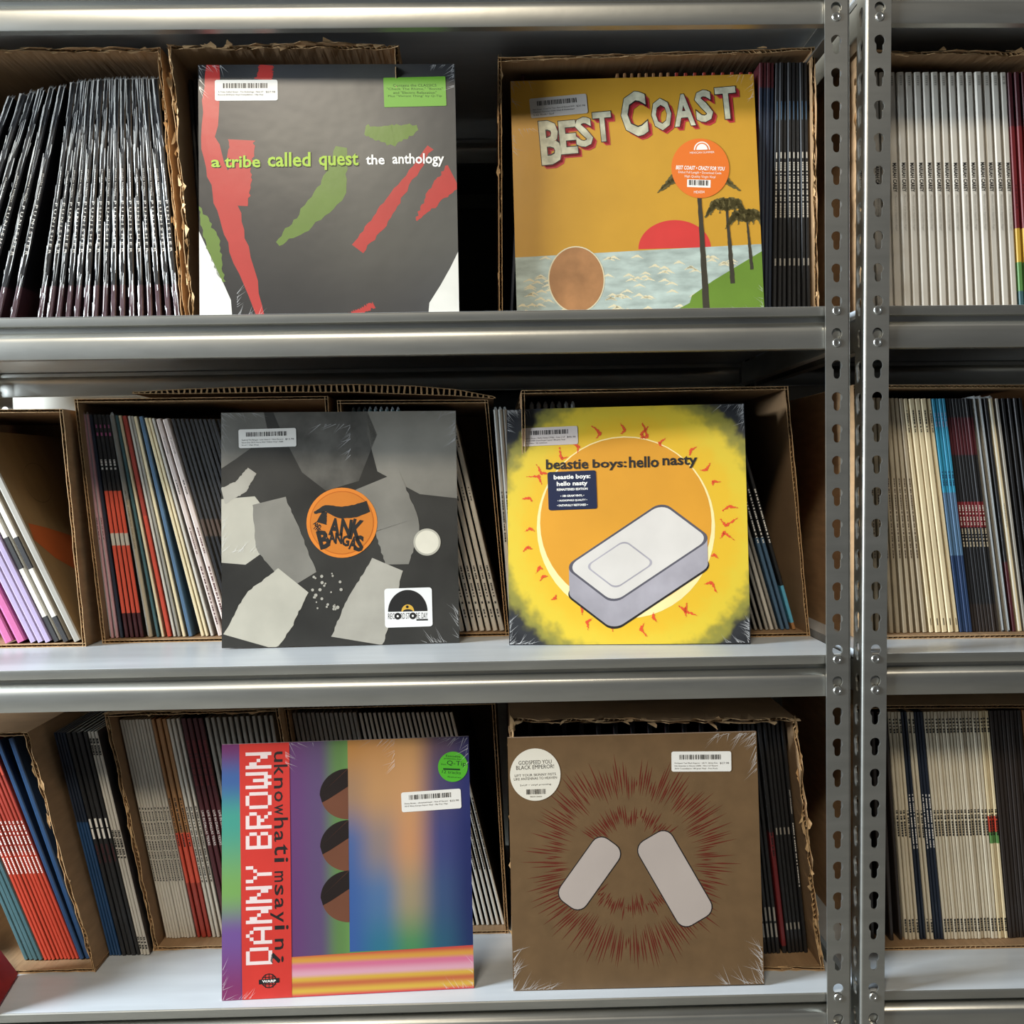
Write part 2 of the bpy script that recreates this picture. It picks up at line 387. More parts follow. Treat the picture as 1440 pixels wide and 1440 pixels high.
PAL = dict(black='#1c1c1e', char='#2b2a2b', navy='#1b2536', white='#c9c4b9', offw='#c9c3b6', cream='#dfcfa9', grey='#98948b', beige='#b5a78d', pink='#c2949a', pinkw='#cfc0b8', teal='#3f6268', red='#c4452f', brick='#a43a2c', redo='#d9553e', tan='#a97b4f', brown='#4a3a30', maroon='#47161d', dred='#6d1c20', blue='#22466f', blue2='#2d86a6', cyan='#5fb0d0', dblue='#1f3557', lilac='#a394b4', magenta='#b65a8c', steelb='#4c6a86', green='#5b8a4a', yellow='#c9a23c', bone='#d3c9b2', dkbrown='#2c2420', cardface='#8c7858')
SP = {k: sm(k, v) for k, v in PAL.items()}
SP['blackwrap'] = blackwrap; SP['plumwrap'] = plumwrap
JM = {}
def jacket_mesh(th, segs, body, depth=LP, h=LP):
    key = (round(th, 5), segs, body)
    if key in JM: return JM[key]
    t = th / 2; c = [(-t, depth), (-t, 0.0012), (-t * 0.62, 0.0), (t * 0.62, 0.0), (t, 0.0012), (t, depth)]
    zs = sorted({0.0, 1.0} | {z for s in segs for z in s[:2]})
    mb = MB(); names = []
    def seg_at(z):
        for z0, z1, m in segs:
            if z0 <= z <= z1: return SP[m]
    for z0, z1 in zip(zs[:-1], zs[1:]):
        m = seg_at((z0 + z1) / 2)
        for i in range(6):
            a, b = c[i], c[(i + 1) % 6]
            mm = m if i in (1, 2, 3) or body is None else SP[body]
            mb.face([(a[0], a[1], z0 * h), (b[0], b[1], z0 * h), (b[0], b[1], z1 * h), (a[0], a[1], z1 * h)], mm)
    mm = SP[body] if body else seg_at(0.99)
    mb.face([(p[0], p[1], h) for p in c], mm); mb.face([(p[0], p[1], 0) for p in c][::-1], mm)
    o = mb.build('record_sleeve'); me = o.data; bpy.data.objects.remove(o)
    JM[key] = me; return me
TM = {}
def spine_text_mesh(key, th):
    k = (key, round(th, 4))
    if k in TM: return TM[k]
    mb = MB(); r = random.Random(len(key) * 7 + len(TM))
    for s, z1, z0, w, c, *ex in TEXTS[key]:          # z measured as a fraction from the top
        x = th * 0.62 * w; zt, zb = LP * (1 - z1), LP * (1 - z0)
        m = ink if c == 'k' else white_ink if c == 'w' else SP[c]
        if s is None:                                # lettering too fine to read: small strokes
            z = zt
            while z > zb:
                l = r.uniform(0.0012, 0.0034); mb.face([(-x / 2, -0.00022, z - l), (x / 2, -0.00022, z - l), (x / 2, -0.00022, z), (-x / 2, -0.00022, z)], m); z -= l + r.choice((0.0007, 0.0007, 0.0024))
        elif s == '#':                               # plain printed bar
            mb.face([(-x / 2, -0.00018, zb), (x / 2, -0.00018, zb), (x / 2, -0.00018, zt), (-x / 2, -0.00018, zt)], m)
        else: text_into(mb, s, -x / 2, zb, x / 2, zt, -0.00022, m, rot=-90, shear=ex[0] if ex else 0, bold=ex[1] if len(ex) > 1 else 0.0)
    o = mb.build('spine_lettering'); me = o.data; bpy.data.objects.remove(o); TM[k] = me; return me
# (string or None, start, end as fractions from the top, width, colour)
TEXTS = dict(
    punisher=[('phoebe bridgers', 0.36, 0.47, 0.55, 'w'), ('P U N I S H E R', 0.49, 0.70, 0.8, 'w')],
    mariah=[('MARIAH CAREY', 0.37, 0.49, 0.95, 'k', 0.0, 0.03), ('Memoirs of an Imperfect Angel', 0.50, 0.65, 0.62, 'grey', 0.35), (None, 0.015, 0.05, 0.5, 'grey'), ('#', 0.975, 0.99, 0.2, 'k')],
    live=[(None, 0.10, 0.30, 0.8, 'dred'), ('LIVE IN DALLAS TEXAS', 0.42, 0.58, 0.8, 'w')],
    fine=[(None, 0.36, 0.58, 0.6, 'k')], finelow=[(None, 0.40, 0.74, 0.6, 'k')], finew=[(None, 0.36, 0.60, 0.6, 'w')],
    ends=[(None, 0.03, 0.10, 0.9, 'k'), (None, 0.44, 0.56, 0.9, 'k'), (None, 0.92, 0.97, 0.9, 'k')],
    topblk=[(None, 0.05, 0.14, 0.35, 'k'), ('#', 0.94, 0.97, 0.22, 'k')],
    tele=[('#', 0.385, 0.425, 0.8, 'w'), ('#', 0.43, 0.475, 0.8, 'w'), (None, 0.50, 0.58, 0.7, 'maroon')],
    milt=[('MILT DAVIS : MODERN MUSIC FROM CHICAGO', 0.34, 0.60, 0.5, 'k')],
    pinkt=[(None, 0.46, 0.56, 0.3, 'maroon')], dotted=[('Young', 0.08, 0.16, 0.4, 'k'), (None, 0.28, 0.34, 0.25, 'k'), (None, 0.5, 0.62, 0.3, 'maroon'), (None, 0.68, 0.95, 0.4, 'maroon')],
    endmarks=[(None, 0.03, 0.09, 0.9, 'k'), (None, 0.43, 0.54, 0.9, 'k'), (None, 0.91, 0.96, 0.9, 'k')],
    greyblock=[(None, 0.34, 0.68, 0.45, 'brown')], bluemark=[(None, 0.31, 0.37, 0.7, 'dblue'), (None, 0.06, 0.12, 0.4, 'lilac')],
    redband=[(None, 0.455, 0.49, 0.6, 'offw'), (None, 0.505, 0.54, 0.6, 'offw'), (None, 0.555, 0.64, 0.7, 'beige')],
    whitelow=[(None, 0.06, 0.16, 0.4, 'k'), (None, 0.34, 0.40, 0.35, 'k'), (None, 0.70, 0.76, 0.5, 'k'), (None, 0.78, 0.84, 0.5, 'k'), ('#', 0.865, 0.875, 0.6, 'k'), (None, 0.9, 0.94, 0.5, 'k')],
    mull=[('HOT MULLIGAN', 0.30, 0.40, 0.5, 'w'), (None, 0.44, 0.72, 0.35, 'w')], toten=[('#', 0.46, 0.49, 0.6, 'grey'), ('#', 0.87, 0.9, 0.6, 'grey')],
    house=[('HOUNDMOUTH', 0.45, 0.55, 0.5, 'k')], lowtele=[('#', 0.80, 0.86, 0.8, 'grey'), ('#', 0.87, 0.93, 0.8, 'grey')],
    t3=[(None, 0.40, 0.62, 0.6, 'offw'), ('#', 0.155, 0.23, 0.35, 'steelb'), ('#', 0.36, 0.385, 0.5, 'offw'), ('#', 0.79, 0.82, 0.7, 'grey')],
    motown=[('#', 0.045, 0.06, 0.5, 'magenta'), ('#', 0.08, 0.095, 0.7, 'magenta'), (None, 0.20, 0.24, 0.8, 'w')])
ST = {}
def style(key, desc, segs, body=None, text=None, th=0.0042, bag=False):
    if isinstance(segs, str): segs = ((0.0, 1.0, segs),)
    ST[key] = (desc, tuple(segs), body, text, th, bag)
style('punisher', 'black shrink-wrapped record', ((0, .17, 'plumwrap'), (.17, 1, 'blackwrap')), None, 'punisher', 0.0075)
style('blackplain', 'plain black record', 'black', None, None, 0.005)
style('tantop', 'tan-edged record', 'tan', 'tan', None, 0.004)
style('redtop', 'dark record with reddish top', ((0, .94, 'char'), (.94, 1, 'brick')), 'teal', None, 0.005)
style('purple', 'dark plum record', ((0, .9, 'navy'), (.9, 1, 'maroon')), 'maroon', None, 0.0045)
style('blacktext', 'black record with pale spine text', 'black', None, 't3', 0.005)
style('mariah', 'white wrapped record', 'white', None, 'mariah', 0.009)
style('sunset', 'record with red-to-green spine', ((0, .10, 'teal'), (.10, .22, 'green'), (.22, .36, 'yellow'), (.36, .78, 'dred'), (.78, 1, 'maroon')), None, 'pinkt', 0.0065)
style('pinkfat', 'pink wrapped record', 'magenta', None, None, 0.012)
style('lilac', 'lilac record', 'lilac', None, None, 0.010)
style('bw', 'white and black record', ((0, .12, 'char'), (.12, .35, 'white'), (.35, .5, 'char'), (.5, 1, 'white')), 'white', None, 0.008)
style('silver', 'silver-grey record with brown cover', 'grey', 'cardface', None, 0.010)
style('pinkpale', 'dusty pink record', 'pink', None, 'pinkt', 0.006, True)
style('navy', 'dark navy record', 'navy', None, 'pinkt', 0.005)
style('redblack', 'black, red and plum record', ((0, .11, 'maroon'), (.11, .415, 'redo'), (.415, .47, 'offw'), (.47, .66, 'redo'), (.66, 1, 'char')), 'char', 'motown', 0.006)
style('milt', 'cream record with long title', ((0, .62, 'beige'), (.62, 1, 'grey')), None, 'milt', 0.006, True)
style('teal', 'dark teal record', 'teal', None, None, 0.005)
style('cream', 'cream record', 'cream', None, None, 0.005)
style('red', 'red record', ((0, .55, 'red'), (.55, 1, 'brick')), None, None, 0.006)
style('white', 'white record', 'white', None, None, 0.005)
style('grey', 'grey record', 'grey', None, None, 0.004)
style('steelb', 'slate blue record', 'steelb', None, None, 0.0055)
style('pinkw', 'pale pink record with dotted lettering', 'pinkw', None, 'dotted', 0.010)
style('darkline', 'black record with brown lettering', ((0, .46, 'black'), (.46, .54, 'brown'), (.54, 1, 'char')), 'grey', None, 0.005)
style('bagdark', 'dark record in clear bag', 'teal', None, None, 0.005, True)
style('whitelow', 'white record with black marks', 'white', None, 'whitelow', 0.0062)
style('baglight', 'pale record in clear bag', ((0, .5, 'offw'), (.5, 1, 'grey')), None, 'fine', 0.0055, True)
style('darkgrey', 'dark grey record', 'grey', 'char', None, 0.004)
style('bluehalf', 'blue record with black top', ((0, .42, 'steelb'), (.42, 1, 'black')), None, 'finew', 0.005)
style('cyanend', 'black record with light blue foot', ((0, .03, 'tan'), (.03, .2, 'cyan'), (.2, 1, 'black')), None, 'finew', 0.005)
style('greyblock', 'beige record with text block', 'beige', None, 'greyblock', 0.0052)
style('creamfat', 'thick cream record', 'cream', None, 'topblk', 0.0072)
style('blue2', 'blue record', ((0, .33, 'dblue'), (.33, .6, 'steelb'), (.6, 1, 'blue2')), None, 'bluemark', 0.0042)
style('redband', 'black record with red band', ((0, .12, 'dkbrown'), (.12, .45, 'black'), (.45, .56, 'dred'), (.56, .76, 'black'), (.76, .92, 'maroon'), (.92, 1, 'black')), None, 'redband', 0.0044)
style('whiteedge', 'black record with bright edge', 'black', 'white', None, 0.004, True)
style('bonewide', 'bone-coloured record with title', 'cream', None, 'house', 0.006, True)
style('maroonf', 'black and maroon record', ((0, .3, 'maroon'), (.3, 1, 'black')), None, None, 0.005)
style('tealgrey', 'grey-teal record', 'teal', 'grey', None, 0.007)
style('redset', 'brick red record', ((0, .5, 'red'), (.5, .6, 'brick'), (.6, .85, 'brick'), (.85, 1, 'redo')), 'brick', 'finew', 0.0056)
style('bluewrap', 'dark blue wrapped record', 'blue', 'dblue', None, 0.008)
style('bluethin', 'dark blue record', ((0, .6, 'blue'), (.6, 1, 'navy')), 'navy', None, 0.0048)
style('blacktele', 'black record with white label', 'black', 'char', 'tele', 0.009)
style('whiteends', 'white record with dark end marks', 'white', 'char', 'ends', 0.0042)  # charcoal sleeve sides paint the shadow gap beside the next carton
style('offtext', 'off-white record with spine text', 'offw', None, 'finelow', 0.0044)
style('tanred', 'tan and red record', ((0, .25, 'brick'), (.25, .48, 'redo'), (.48, 1, 'tan')), None, 'fine', 0.0062)
style('livedark', 'black and maroon record with title', 'maroon', 'char', 'live', 0.0065)
style('greytop', 'grey-topped record', 'grey', None, 'fine', 0.005)
style('whitespine', 'white-spined record in dark sleeve', 'offw', 'char', 'finelow', 0.0042)  # charcoal on all but the spine paints the shade inside the carton
style('darkrecord', 'black record', 'black', 'maroon', None, 0.006)
style('redscript', 'black record with red foot', ((0, .03, 'black'), (.03, .52, 'dred'), (.52, 1, 'black')), None, 'fine', 0.006)
style('totem', 'black record with grey labels', 'black', None, 'toten', 0.0052)
style('lowtele', 'black record with grey foot label', 'black', None, 'lowtele', 0.005)
style('mull', 'black record with white title', 'black', None, 'mull', 0.005)
style('bone', 'cream record with black end marks', 'bone', None, 'endmarks', 0.0038)
style('navyends', 'navy record with pale marks', 'navy', None, 'finew', 0.0044)
style('flag', 'cream record with red and green marks', ((0, .42, 'cream'), (.42, .47, 'green'), (.47, .54, 'red'), (.54, 1, 'cream')), None, 'endmarks', 0.004)
style('dkbrown', 'dark brown record', 'dkbrown', None, None, 0.0052)
def run(n, xb0, xb1, xt0, xt1, st):
    return [(xb0 + (xb1 - xb0) * i / max(1, n - 1), xt0 + (xt1 - xt0) * i / max(1, n - 1), st) for i in range(n)]
BM = {}
def bag_mesh(th):
    if th in BM: return BM[th]
    mb = MB(); t = th * 0.45
    mb.face([(-t, 0.0, LP), (t, 0.0, LP), (t * 0.3, 0.002, LP + 0.0042), (-t * 0.5, 0.002, LP + 0.0035)], bagfilm)
    mb.face([(-t, 0.0, LP), (-t * 0.5, 0.002, LP + 0.0035), (-t * 0.4, LP - 0.002, LP + 0.0012), (-t, LP, LP)], bagfilm)
    mb.face([(-t - 0.0004, -0.0006, 0.002), (-t * 0.3, -0.0012, 0.002), (-t * 0.3, -0.0012, LP), (-t - 0.0004, -0.0006, LP)], bagfilm)
    o = mb.build('clear_bag'); BM[th] = o.data; bpy.data.objects.remove(o); return BM[th]
def wrap_mesh(seed):
    r = random.Random(seed); mb = MB(); t = 0.00375
    for _ in range(46):                     # film crinkles as painted white glints, densest along the left edge
        z = r.uniform(0.0, LP); l = r.uniform(0.006, 0.05); x = -t + abs(r.gauss(0, 0.0009)) if r.random() < 0.7 else r.uniform(-t, t)
        w = r.uniform(0.0002, 0.0009); sl = r.uniform(-0.0012, 0.0012); z1 = min(LP, z + l); y = -0.0004 - r.random() * 0.0006
        mb.face([(x, y, z), (x + w, y - 0.0003, z + l * 0.3 if z + l * 0.3 < LP else LP), (x + w * 0.6 + sl, y, z1), (x - w * 0.5 + sl, y + 0.0002, z1)], wrapedge_glint)
    for k in range(5):
        a = -t + k * t * 0.45; mb.face([(a, 0, LP), (a + t * 0.4, 0.0, LP), (a + t * 0.25, 0.002, LP + r.uniform(0.002, 0.006))], bagfilm)
    o = mb.build('shrink_wrap'); me = o.data; bpy.data.objects.remove(o); return me
wrapedge_glint = mat('shrink_wrap_crinkle_glint', '#f2f2ee', 0.2, alpha=0.55, spec=0.9)
WRAPS = [wrap_mesh(k) for k in range(5)]
NREC = 0
def row(where, group, shelf, Y, items, zoff=T_, jit=0.0022):
    global NREC
    n = len(items); data = []
    for i, (xb, xt, st) in enumerate(items):
        z = DECK[shelf] + zoff
        X = x_at(xb, z, Y); z = deck_z(shelf, X) + zoff; X = x_at(xb, z, Y)
        Xt = x_at(xt, z + LP * 0.97, Y); ang = math.asin(max(-0.8, min(0.8, (Xt - X) / LP)))
        data.append([X, z, ang])
    for i, (X, z, ang) in enumerate(data):
        desc, segs, body, text, th, bag = ST[items[i][2]]
        c = math.cos(ang)
        for j in (i - 1, i + 1):
            if 0 <= j < n:
                g = abs(data[j][0] - X) * c; gt = abs(data[j][0] + LP * math.sin(data[j][2]) - X - LP * math.sin(ang)) * c
                th = min(th, 0.93 * min(g, gt))
        th = max(th, 0.0016)
        th = round(th * 2500) / 2500 or 0.0016
        o = bpy.data.objects.new('vinyl_record', jacket_mesh(th, segs, body)); COL.objects.link(o)
        o.location = (X, Y + rnd.uniform(0, jit), z + abs(math.sin(ang)) * th / 2 + 0.0002); o.rotation_euler = (0, ang, 0)
        tag(o, f'{desc}, {ordinal(i + 1)} from left {where}', 'record', group)
        NREC += 1
        if text:
            t = bpy.data.objects.new('spine_lettering', spine_text_mesh(text, th)); COL.objects.link(t); t.parent = o; t['kind'] = 'stuff'
        if items[i][2] == 'punisher':
            t = bpy.data.objects.new('shrink_wrap', WRAPS[i % len(WRAPS)]); COL.objects.link(t); t.parent = o; t['kind'] = 'stuff'; t['label'] = 'crinkled shrink wrap with painted white glints'; t.scale = (th / 0.0075, 1, 1)
        if bag:
            t = bpy.data.objects.new('clear_bag', bag_mesh(th)); COL.objects.link(t); t.parent = o

# top shelf
t1 = list(zip((-103, -75, -55, -32, -8, 14.5), (14, 33, 44, 58, 72, 87), ['punisher'] * 6)) + run(16, 54, 250, 104, 219, 'punisher')
row('in top left torn carton', 'wrapped black records in the top left carton', 0, 0.122, t1)
row('beside the charcoal album, top shelf', 'records in the carton behind the charcoal album', 0, 0.125, run(4, 290, 311, 267, 288, 'blackplain'))
t3 = [(719, 736, 'purple')] + run(8, 862, 934, 869, 940, 'tantop') + run(9, 944, 1046, 952, 1056, 'redtop')
row('in carton behind yellow album', 'records in the carton behind the yellow seaside album', 0, 0.136, t3, zoff=0.012)
row('right of the yellow album, top shelf', 'records in the carton behind the yellow seaside album', 0, 0.106, run(4, 1067, 1083, 1071, 1087, 'purple') + run(8, 1090, 1138, 1094, 1133, 'blacktext'), zoff=0.012)
r1 = run(18, 1215, 1429, 1206, 1412, 'mariah') + run(4, 1439, 1469, 1421, 1449, 'sunset')
row('in right unit, top shelf', 'records in the right unit top carton', 0, 0.121, r1)
# middle shelf
m1 = run(2, 13, 30, -133, -118, 'pinkfat') + run(3, 47, 68, -100, -78, 'lilac') + run(2, 79, 93, -66, -51, 'bw') + [(109, -35, 'silver')]
row('in left end carton, middle shelf', 'records in the left end carton of the middle shelf', 1, 0.181, m1)
m2 = ([(157.5, 117, 'pinkpale'), (164, 122, 'pinkpale'), (171, 127, 'navy')] + run(4, 178, 199, 133, 150, 'redblack') +
      [(211, 157, 'milt'), (222, 163.5, 'teal'), (229, 168, 'cream'), (238, 174.5, 'red'), (245, 180.5, 'white'), (251, 185, 'grey'), (259, 190, 'cream'), (268, 198, 'steelb'), (285, 205, 'cream'), (291, 210, 'cream'), (298, 214.5, 'white'), (310, 222, 'pinkw'), (322, 232, 'pinkw')] +
      run(11, 331, 400, 243, 306, 'darkline'))
row('in mixed carton, middle shelf', 'records in the mixed carton of the middle shelf', 1, 0.213, m2)
m3 = run(9, 512, 600, 497, 560, 'bagdark') + run(7, 650, 706, 579, 634, 'whitelow')
row('in carton behind black-and-white album', 'records behind the black-and-white album', 1, 0.210, m3)
row('between two middle-shelf cartons', 'records between two middle-shelf cartons', 1, 0.190, run(3, 721, 733, 697, 710, 'baglight'), zoff=0.0006)
m4 = run(7, 766, 824, 748, 806, 'baglight') + run(4, 1056, 1079, 966, 990, 'darkgrey') + [(1086, 997, 'white'), (1093, 1004, 'grey')] + run(2, 1101, 1109, 1013, 1021, 'bluehalf') + [(1117, 1030, 'cyanend')]
row('in carton behind yellow-and-black album', 'records behind the yellow and black album', 1, 0.170, m4)
r2 = (run(9, 1226, 1302, 1216, 1268, 'greyblock') + run(5, 1311, 1347, 1274, 1307, 'creamfat') + run(4, 1353, 1366, 1313, 1327, 'blue2') + run(8, 1371, 1404, 1332, 1364, 'redband') +
      [(1412, 1371, 'whiteedge'), (1420, 1379, 'whiteedge'), (1427, 1386, 'maroonf'), (1435, 1393, 'bonewide'), (1443, 1402, 'grey'), (1451, 1411, 'blackplain'), (1459, 1420, 'maroonf'), (1467, 1428, 'maroonf'), (1475, 1436, 'blackplain')])
row('in right unit, middle shelf', 'records in the right unit middle carton', 1, 0.128, r2)
# bottom shelf
b1 = run(4, 36, 57, -94, -73, 'tealgrey') + run(9, 64, 108, -64, -16, 'redset') + [(115, -4, 'bluewrap'), (123, 14, 'bluewrap')]
row('in bottom left leaning carton', 'records in the bottom left carton', 2, 0.132, b1)
b2 = run(4, 155, 168, 76, 89, 'bluethin') + run(4, 174, 194, 95, 118, 'blacktele') + run(3, 199, 208, 124, 134, 'whiteends')
row('standing between two bottom-shelf cartons', 'records standing between the bottom left cartons', 2, 0.150, b2, zoff=0.0006)
b3 = (run(10, 235, 273, 169, 209, 'offtext') + run(3, 279, 294, 214, 230, 'tanred') + run(3, 301, 313, 236, 249, 'offtext') + run(4, 321, 345, 257, 281, 'livedark') + run(12, 352, 430, 290, 381, 'greytop'))
row('in slanting pale-spined carton', 'records in the slanting carton of the bottom shelf', 2, 0.189, b3)
b4 = run(14, 470, 560, 413, 498, 'greytop') + run(20, 572, 708, 506, 634, 'whitespine')
row('in carton behind multicoloured album', 'records behind the multicoloured album', 2, 0.206, b4)
b5 = run(12, 765, 1040, 745, 1010, 'darkrecord') + run(4, 1077, 1095, 1040, 1058, 'lowtele') + [(1104, 1067, 'redscript')] + run(4, 1111, 1128, 1075, 1093, 'totem') + [(1134, 1100, 'mull')]
row('in battered bottom carton', 'records in the battered carton', 2, 0.100, b5)
r3 = (run(4, 1228, 1268, 1218, 1246, 'dkbrown') + run(4, 1276, 1292, 1251, 1265, 'bone') + run(2, 1297, 1302, 1269, 1274, 'navyends') + run(2, 1307, 1312, 1278, 1283, 'bone') + run(3, 1317, 1326, 1287, 1296, 'navyends') +
      run(16, 1331, 1402, 1301, 1374, 'bone') + run(3, 1407, 1416, 1379, 1388, 'flag') + run(8, 1422, 1460, 1394, 1434, 'dkbrown') + run(3, 1466, 1478, 1440, 1452, 'tantop'))
row('in right unit, bottom shelf', 'records in the right unit bottom carton', 2, 0.130, r3)

# brown cover with an orange patch on the last record of the leaning left-end carton
def leaning_cover_art():
    o = [q for q in bpy.data.objects if q.get('label', '').startswith('silver-grey record')][0]
    x = max(v.co.x for v in o.data.vertices) + 0.0004; mb = MB()
    om = mat('print_orange_patch', '#a9582c', 0.6); lm = mat('print_dark_line', '#6b5a44', 0.6)
    P = [(0.004, 0.15), (0.04, 0.12), (0.08, 0.10), (0.13, 0.05), (0.17, 0.04), (0.18, 0.11), (0.12, 0.15), (0.06, 0.165), (0.01, 0.175)]
    mb.face([(x, a, b) for a, b in P], om)
    prev = None
    for k in range(33):
        t = 2 * math.pi * k / 32; p = (0.10 + 0.045 * math.cos(t), 0.235 + 0.03 * math.sin(t) + 0.2 * 0.045 * math.cos(t))
        if prev: mb.face([(x, prev[0], prev[1]), (x, p[0], p[1]), (x, p[0] + 0.001, p[1] + 0.0013), (x, prev[0] + 0.001, prev[1] + 0.0013)], lm)
        prev = p
    mb.build('cover_print', o)['label'] = 'orange patch printed on the brown cover'
leaning_cover_art()

# ---------------------------------------------------------------- the six displayed albums
# fitted stance: X, Y of the front bottom edge, yaw, backward lean, size, in-plane turn
STAND = dict(A=(-0.195, 0.0372, 0.0162, 0.0931, 0.3145, 0.0005, 0), B=(0.1907, 0.0801, -0.023, 0.1184, 0.3135, 0.011, 0),
             C=(-0.2061, 0.1375, 0.0463, 0.1008, 0.3146, -0.0043, 1), H=(0.1737, 0.1028, -0.1015, 0.1135, 0.314, 0.0042, 1),
             D=(-0.1912, 0.0314, 0.0495, 0.138, 0.3128, 0.0004, 2), G=(0.1718, 0.0279, -0.0091, 0.0775, 0.3149, 0.0067, 2))
class Album:
    def __init__(s, key, label, base, edge, thick=0.0045):
        X, Y, yw, ln, sz, ir, sh = STAND[key]; s.sz = sz; s.n = 0; r = random.Random(ord(key)); s.r = r
        w = np.array([math.cos(yw), math.sin(yw), 0]); b = np.array([-math.sin(yw), math.cos(yw), 0])
        u = math.cos(ln) * np.array([0, 0, 1.0]) + math.sin(ln) * b
        c_, s_ = math.cos(ir), math.sin(ir); w, u = c_ * w + s_ * u, -s_ * w + c_ * u
        back = np.cross(u, w)
        s.root = empty('album_cover'); tag(s.root, label, 'album', 'albums displayed cover forward')
        M = Matrix.Identity(4)
        for k, v in enumerate((w, back, u)):
            for j in range(3): M[j][k] = v[j]
        M.translation = Vector((X, Y, DECK[sh] + 0.0004 + abs(ir) * sz / 2)); s.root.matrix_world = M
        mb = MB(); h = sz / 2; t = thick; e = 0.0009
        ring = [(-h, 0, e), (h, 0, e), (h, 0, sz), (-h, 0, sz)]
        mb.face([(-h, 0, 0), (h, 0, 0), (h, 0, sz), (-h, 0, sz)], base)
        mb.face([(h, t, 0), (-h, t, 0), (-h, t, sz), (h, t, sz)], edge)
        mb.face([(-h, t, 0), (-h, 0, 0), (-h, 0, sz), (-h, t, sz)], edge); mb.face([(h, 0, 0), (h, t, 0), (h, t, sz), (h, 0, sz)], edge)
        mb.face([(-h, 0, sz), (h, 0, sz), (h, t, sz), (-h, t, sz)], edge); mb.face([(-h, t, 0), (h, t, 0), (h, 0, 0), (-h, 0, 0)], edge)
        s.sleeve = mb.build('sleeve', s.root)
    def P(s, u, v, lay): return ((u - 0.5) * s.sz, -0.00007 * lay, (1 - v) * s.sz)
    def poly(s, mb, pts, m, lay=1): mb.face([s.P(max(0.0, min(1, u)), max(0.0, min(1, v)), lay) for u, v in pts][::-1] if area2(pts) > 0 else [s.P(max(0.0, min(1, u)), max(0.0, min(1, v)), lay) for u, v in pts], m)
    def disc(s, mb, cu, cv, ru, m, lay=1, rv=None, n=48, a0=0, a1=2 * math.pi, tilt=0):
        rv = rv or ru; p = []
        for k in range(n + 1):
            a = a0 + (a1 - a0) * k / n; x, y = ru * math.cos(a), rv * math.sin(a)
            p.append((cu + x * math.cos(tilt) - y * math.sin(tilt), cv + x * math.sin(tilt) + y * math.cos(tilt)))
        if abs(a1 - a0 - 2 * math.pi) < 1e-6: p = p[:-1]
        s.poly(mb, p, m, lay)
    def rrect(s, mb, cu, cv, w, h, rad, m, lay, tilt=0):
        p = []
        for qx, qy, a0 in ((1, 1, 0), (-1, 1, 90), (-1, -1, 180), (1, -1, 270)):
            for k in range(6):
                a = math.radians(a0 + 18 * k); x = qx * (w / 2 - rad) + rad * math.cos(a); y = qy * (h / 2 - rad) + rad * math.sin(a)
                p.append((cu + x * math.cos(tilt) - y * math.sin(tilt), cv + x * math.sin(tilt) + y * math.cos(tilt)))
        s.poly(mb, p, m, lay)
    def band(s, mb, spine, widths, m, lay=1, rough=0.006):
        """a brushed band along a polyline (u, v)"""
        N = 26; us = np.interp(np.linspace(0, 1, N), np.linspace(0, 1, len(spine)), [p[0] for p in spine]); vs = np.interp(np.linspace(0, 1, N), np.linspace(0, 1, len(spine)), [p[1] for p in spine])
        ws = np.interp(np.linspace(0, 1, N), np.linspace(0, 1, len(widths)), widths); L, R_ = [], []
        for i in range(N):
            j0, j1 = max(0, i - 1), min(N - 1, i + 1); du, dv = us[j1] - us[j0], vs[j1] - vs[j0]; q = math.hypot(du, dv) or 1
            nu, nv = -dv / q, du / q
            a = ws[i] / 2 + s.r.uniform(-rough, rough); b = ws[i] / 2 + s.r.uniform(-rough, rough)
            L.append((us[i] + nu * a, vs[i] + nv * a)); R_.append((us[i] - nu * b, vs[i] - nv * b))
        for i in range(N - 1): s.poly(mb, [L[i], L[i + 1], R_[i + 1], R_[i]], m, lay)
    def text(s, mb, t, u0, v0, u1, v1, m, lay=6, **k):
        text_into(mb, t, (u0 - 0.5) * s.sz, (1 - v1) * s.sz, (u1 - 0.5) * s.sz, (1 - v0) * s.sz, -0.00007 * lay, m, **k)
    def build(s, mb, name, label=None, parent=None):
        o = mb.build(name, parent or s.root)
        if label: o['label'] = label
        return o
    def barcode(s, mb, u0, v0, u1, v1, lay, tilt=0.0, mid=None, n=34):
        r = s.r; u = u0; cu, cv = mid or ((u0 + u1) / 2, (v0 + v1) / 2)
        wtot = u1 - u0; ws = [r.choice((1, 1, 2, 3)) for _ in range(n * 2)]; k = wtot / sum(ws)
        for i, q in enumerate(ws):
            if i % 2 == 0:
                p = [(u, v0), (u + q * k, v0), (u + q * k, v1), (u, v1)]
                p = [(cu + (a - cu) * math.cos(tilt) + (b - cv) * math.sin(tilt), cv - (a - cu) * math.sin(tilt) + (b - cv) * math.cos(tilt)) for a, b in p]
                s.poly(mb, p, ink, lay)
            u += q * k
    def price(s, cu, cv, w, h, tilt, lines, price, m=None):
        mb = MB(); s.rrect(mb, cu, cv, w, h, 0.008, m or sticker_m, 7, -tilt); st = s.build(mb, 'price_sticker', 'white barcode price sticker')
        mb = MB(); mid = (cu, cv); s.barcode(mb, cu - w * 0.37, cv - h * 0.34, cu + w * 0.34, cv - h * 0.10, 8, tilt, mid); s.build(mb, 'barcode', None, st)['kind'] = 'stuff'
        mb = MB(); mz = ((cu - 0.5) * s.sz, (1 - cv) * s.sz)
        for i, ln in enumerate(lines):
            wl = w * 0.72 * min(1.0, len(ln) / 34); s.text(mb, ln, cu - w * 0.45, cv + h * (0.04 + 0.135 * i), cu - w * 0.45 + wl, cv + h * (0.135 + 0.135 * i), ink, 8, tilt=tilt, mid=mz)
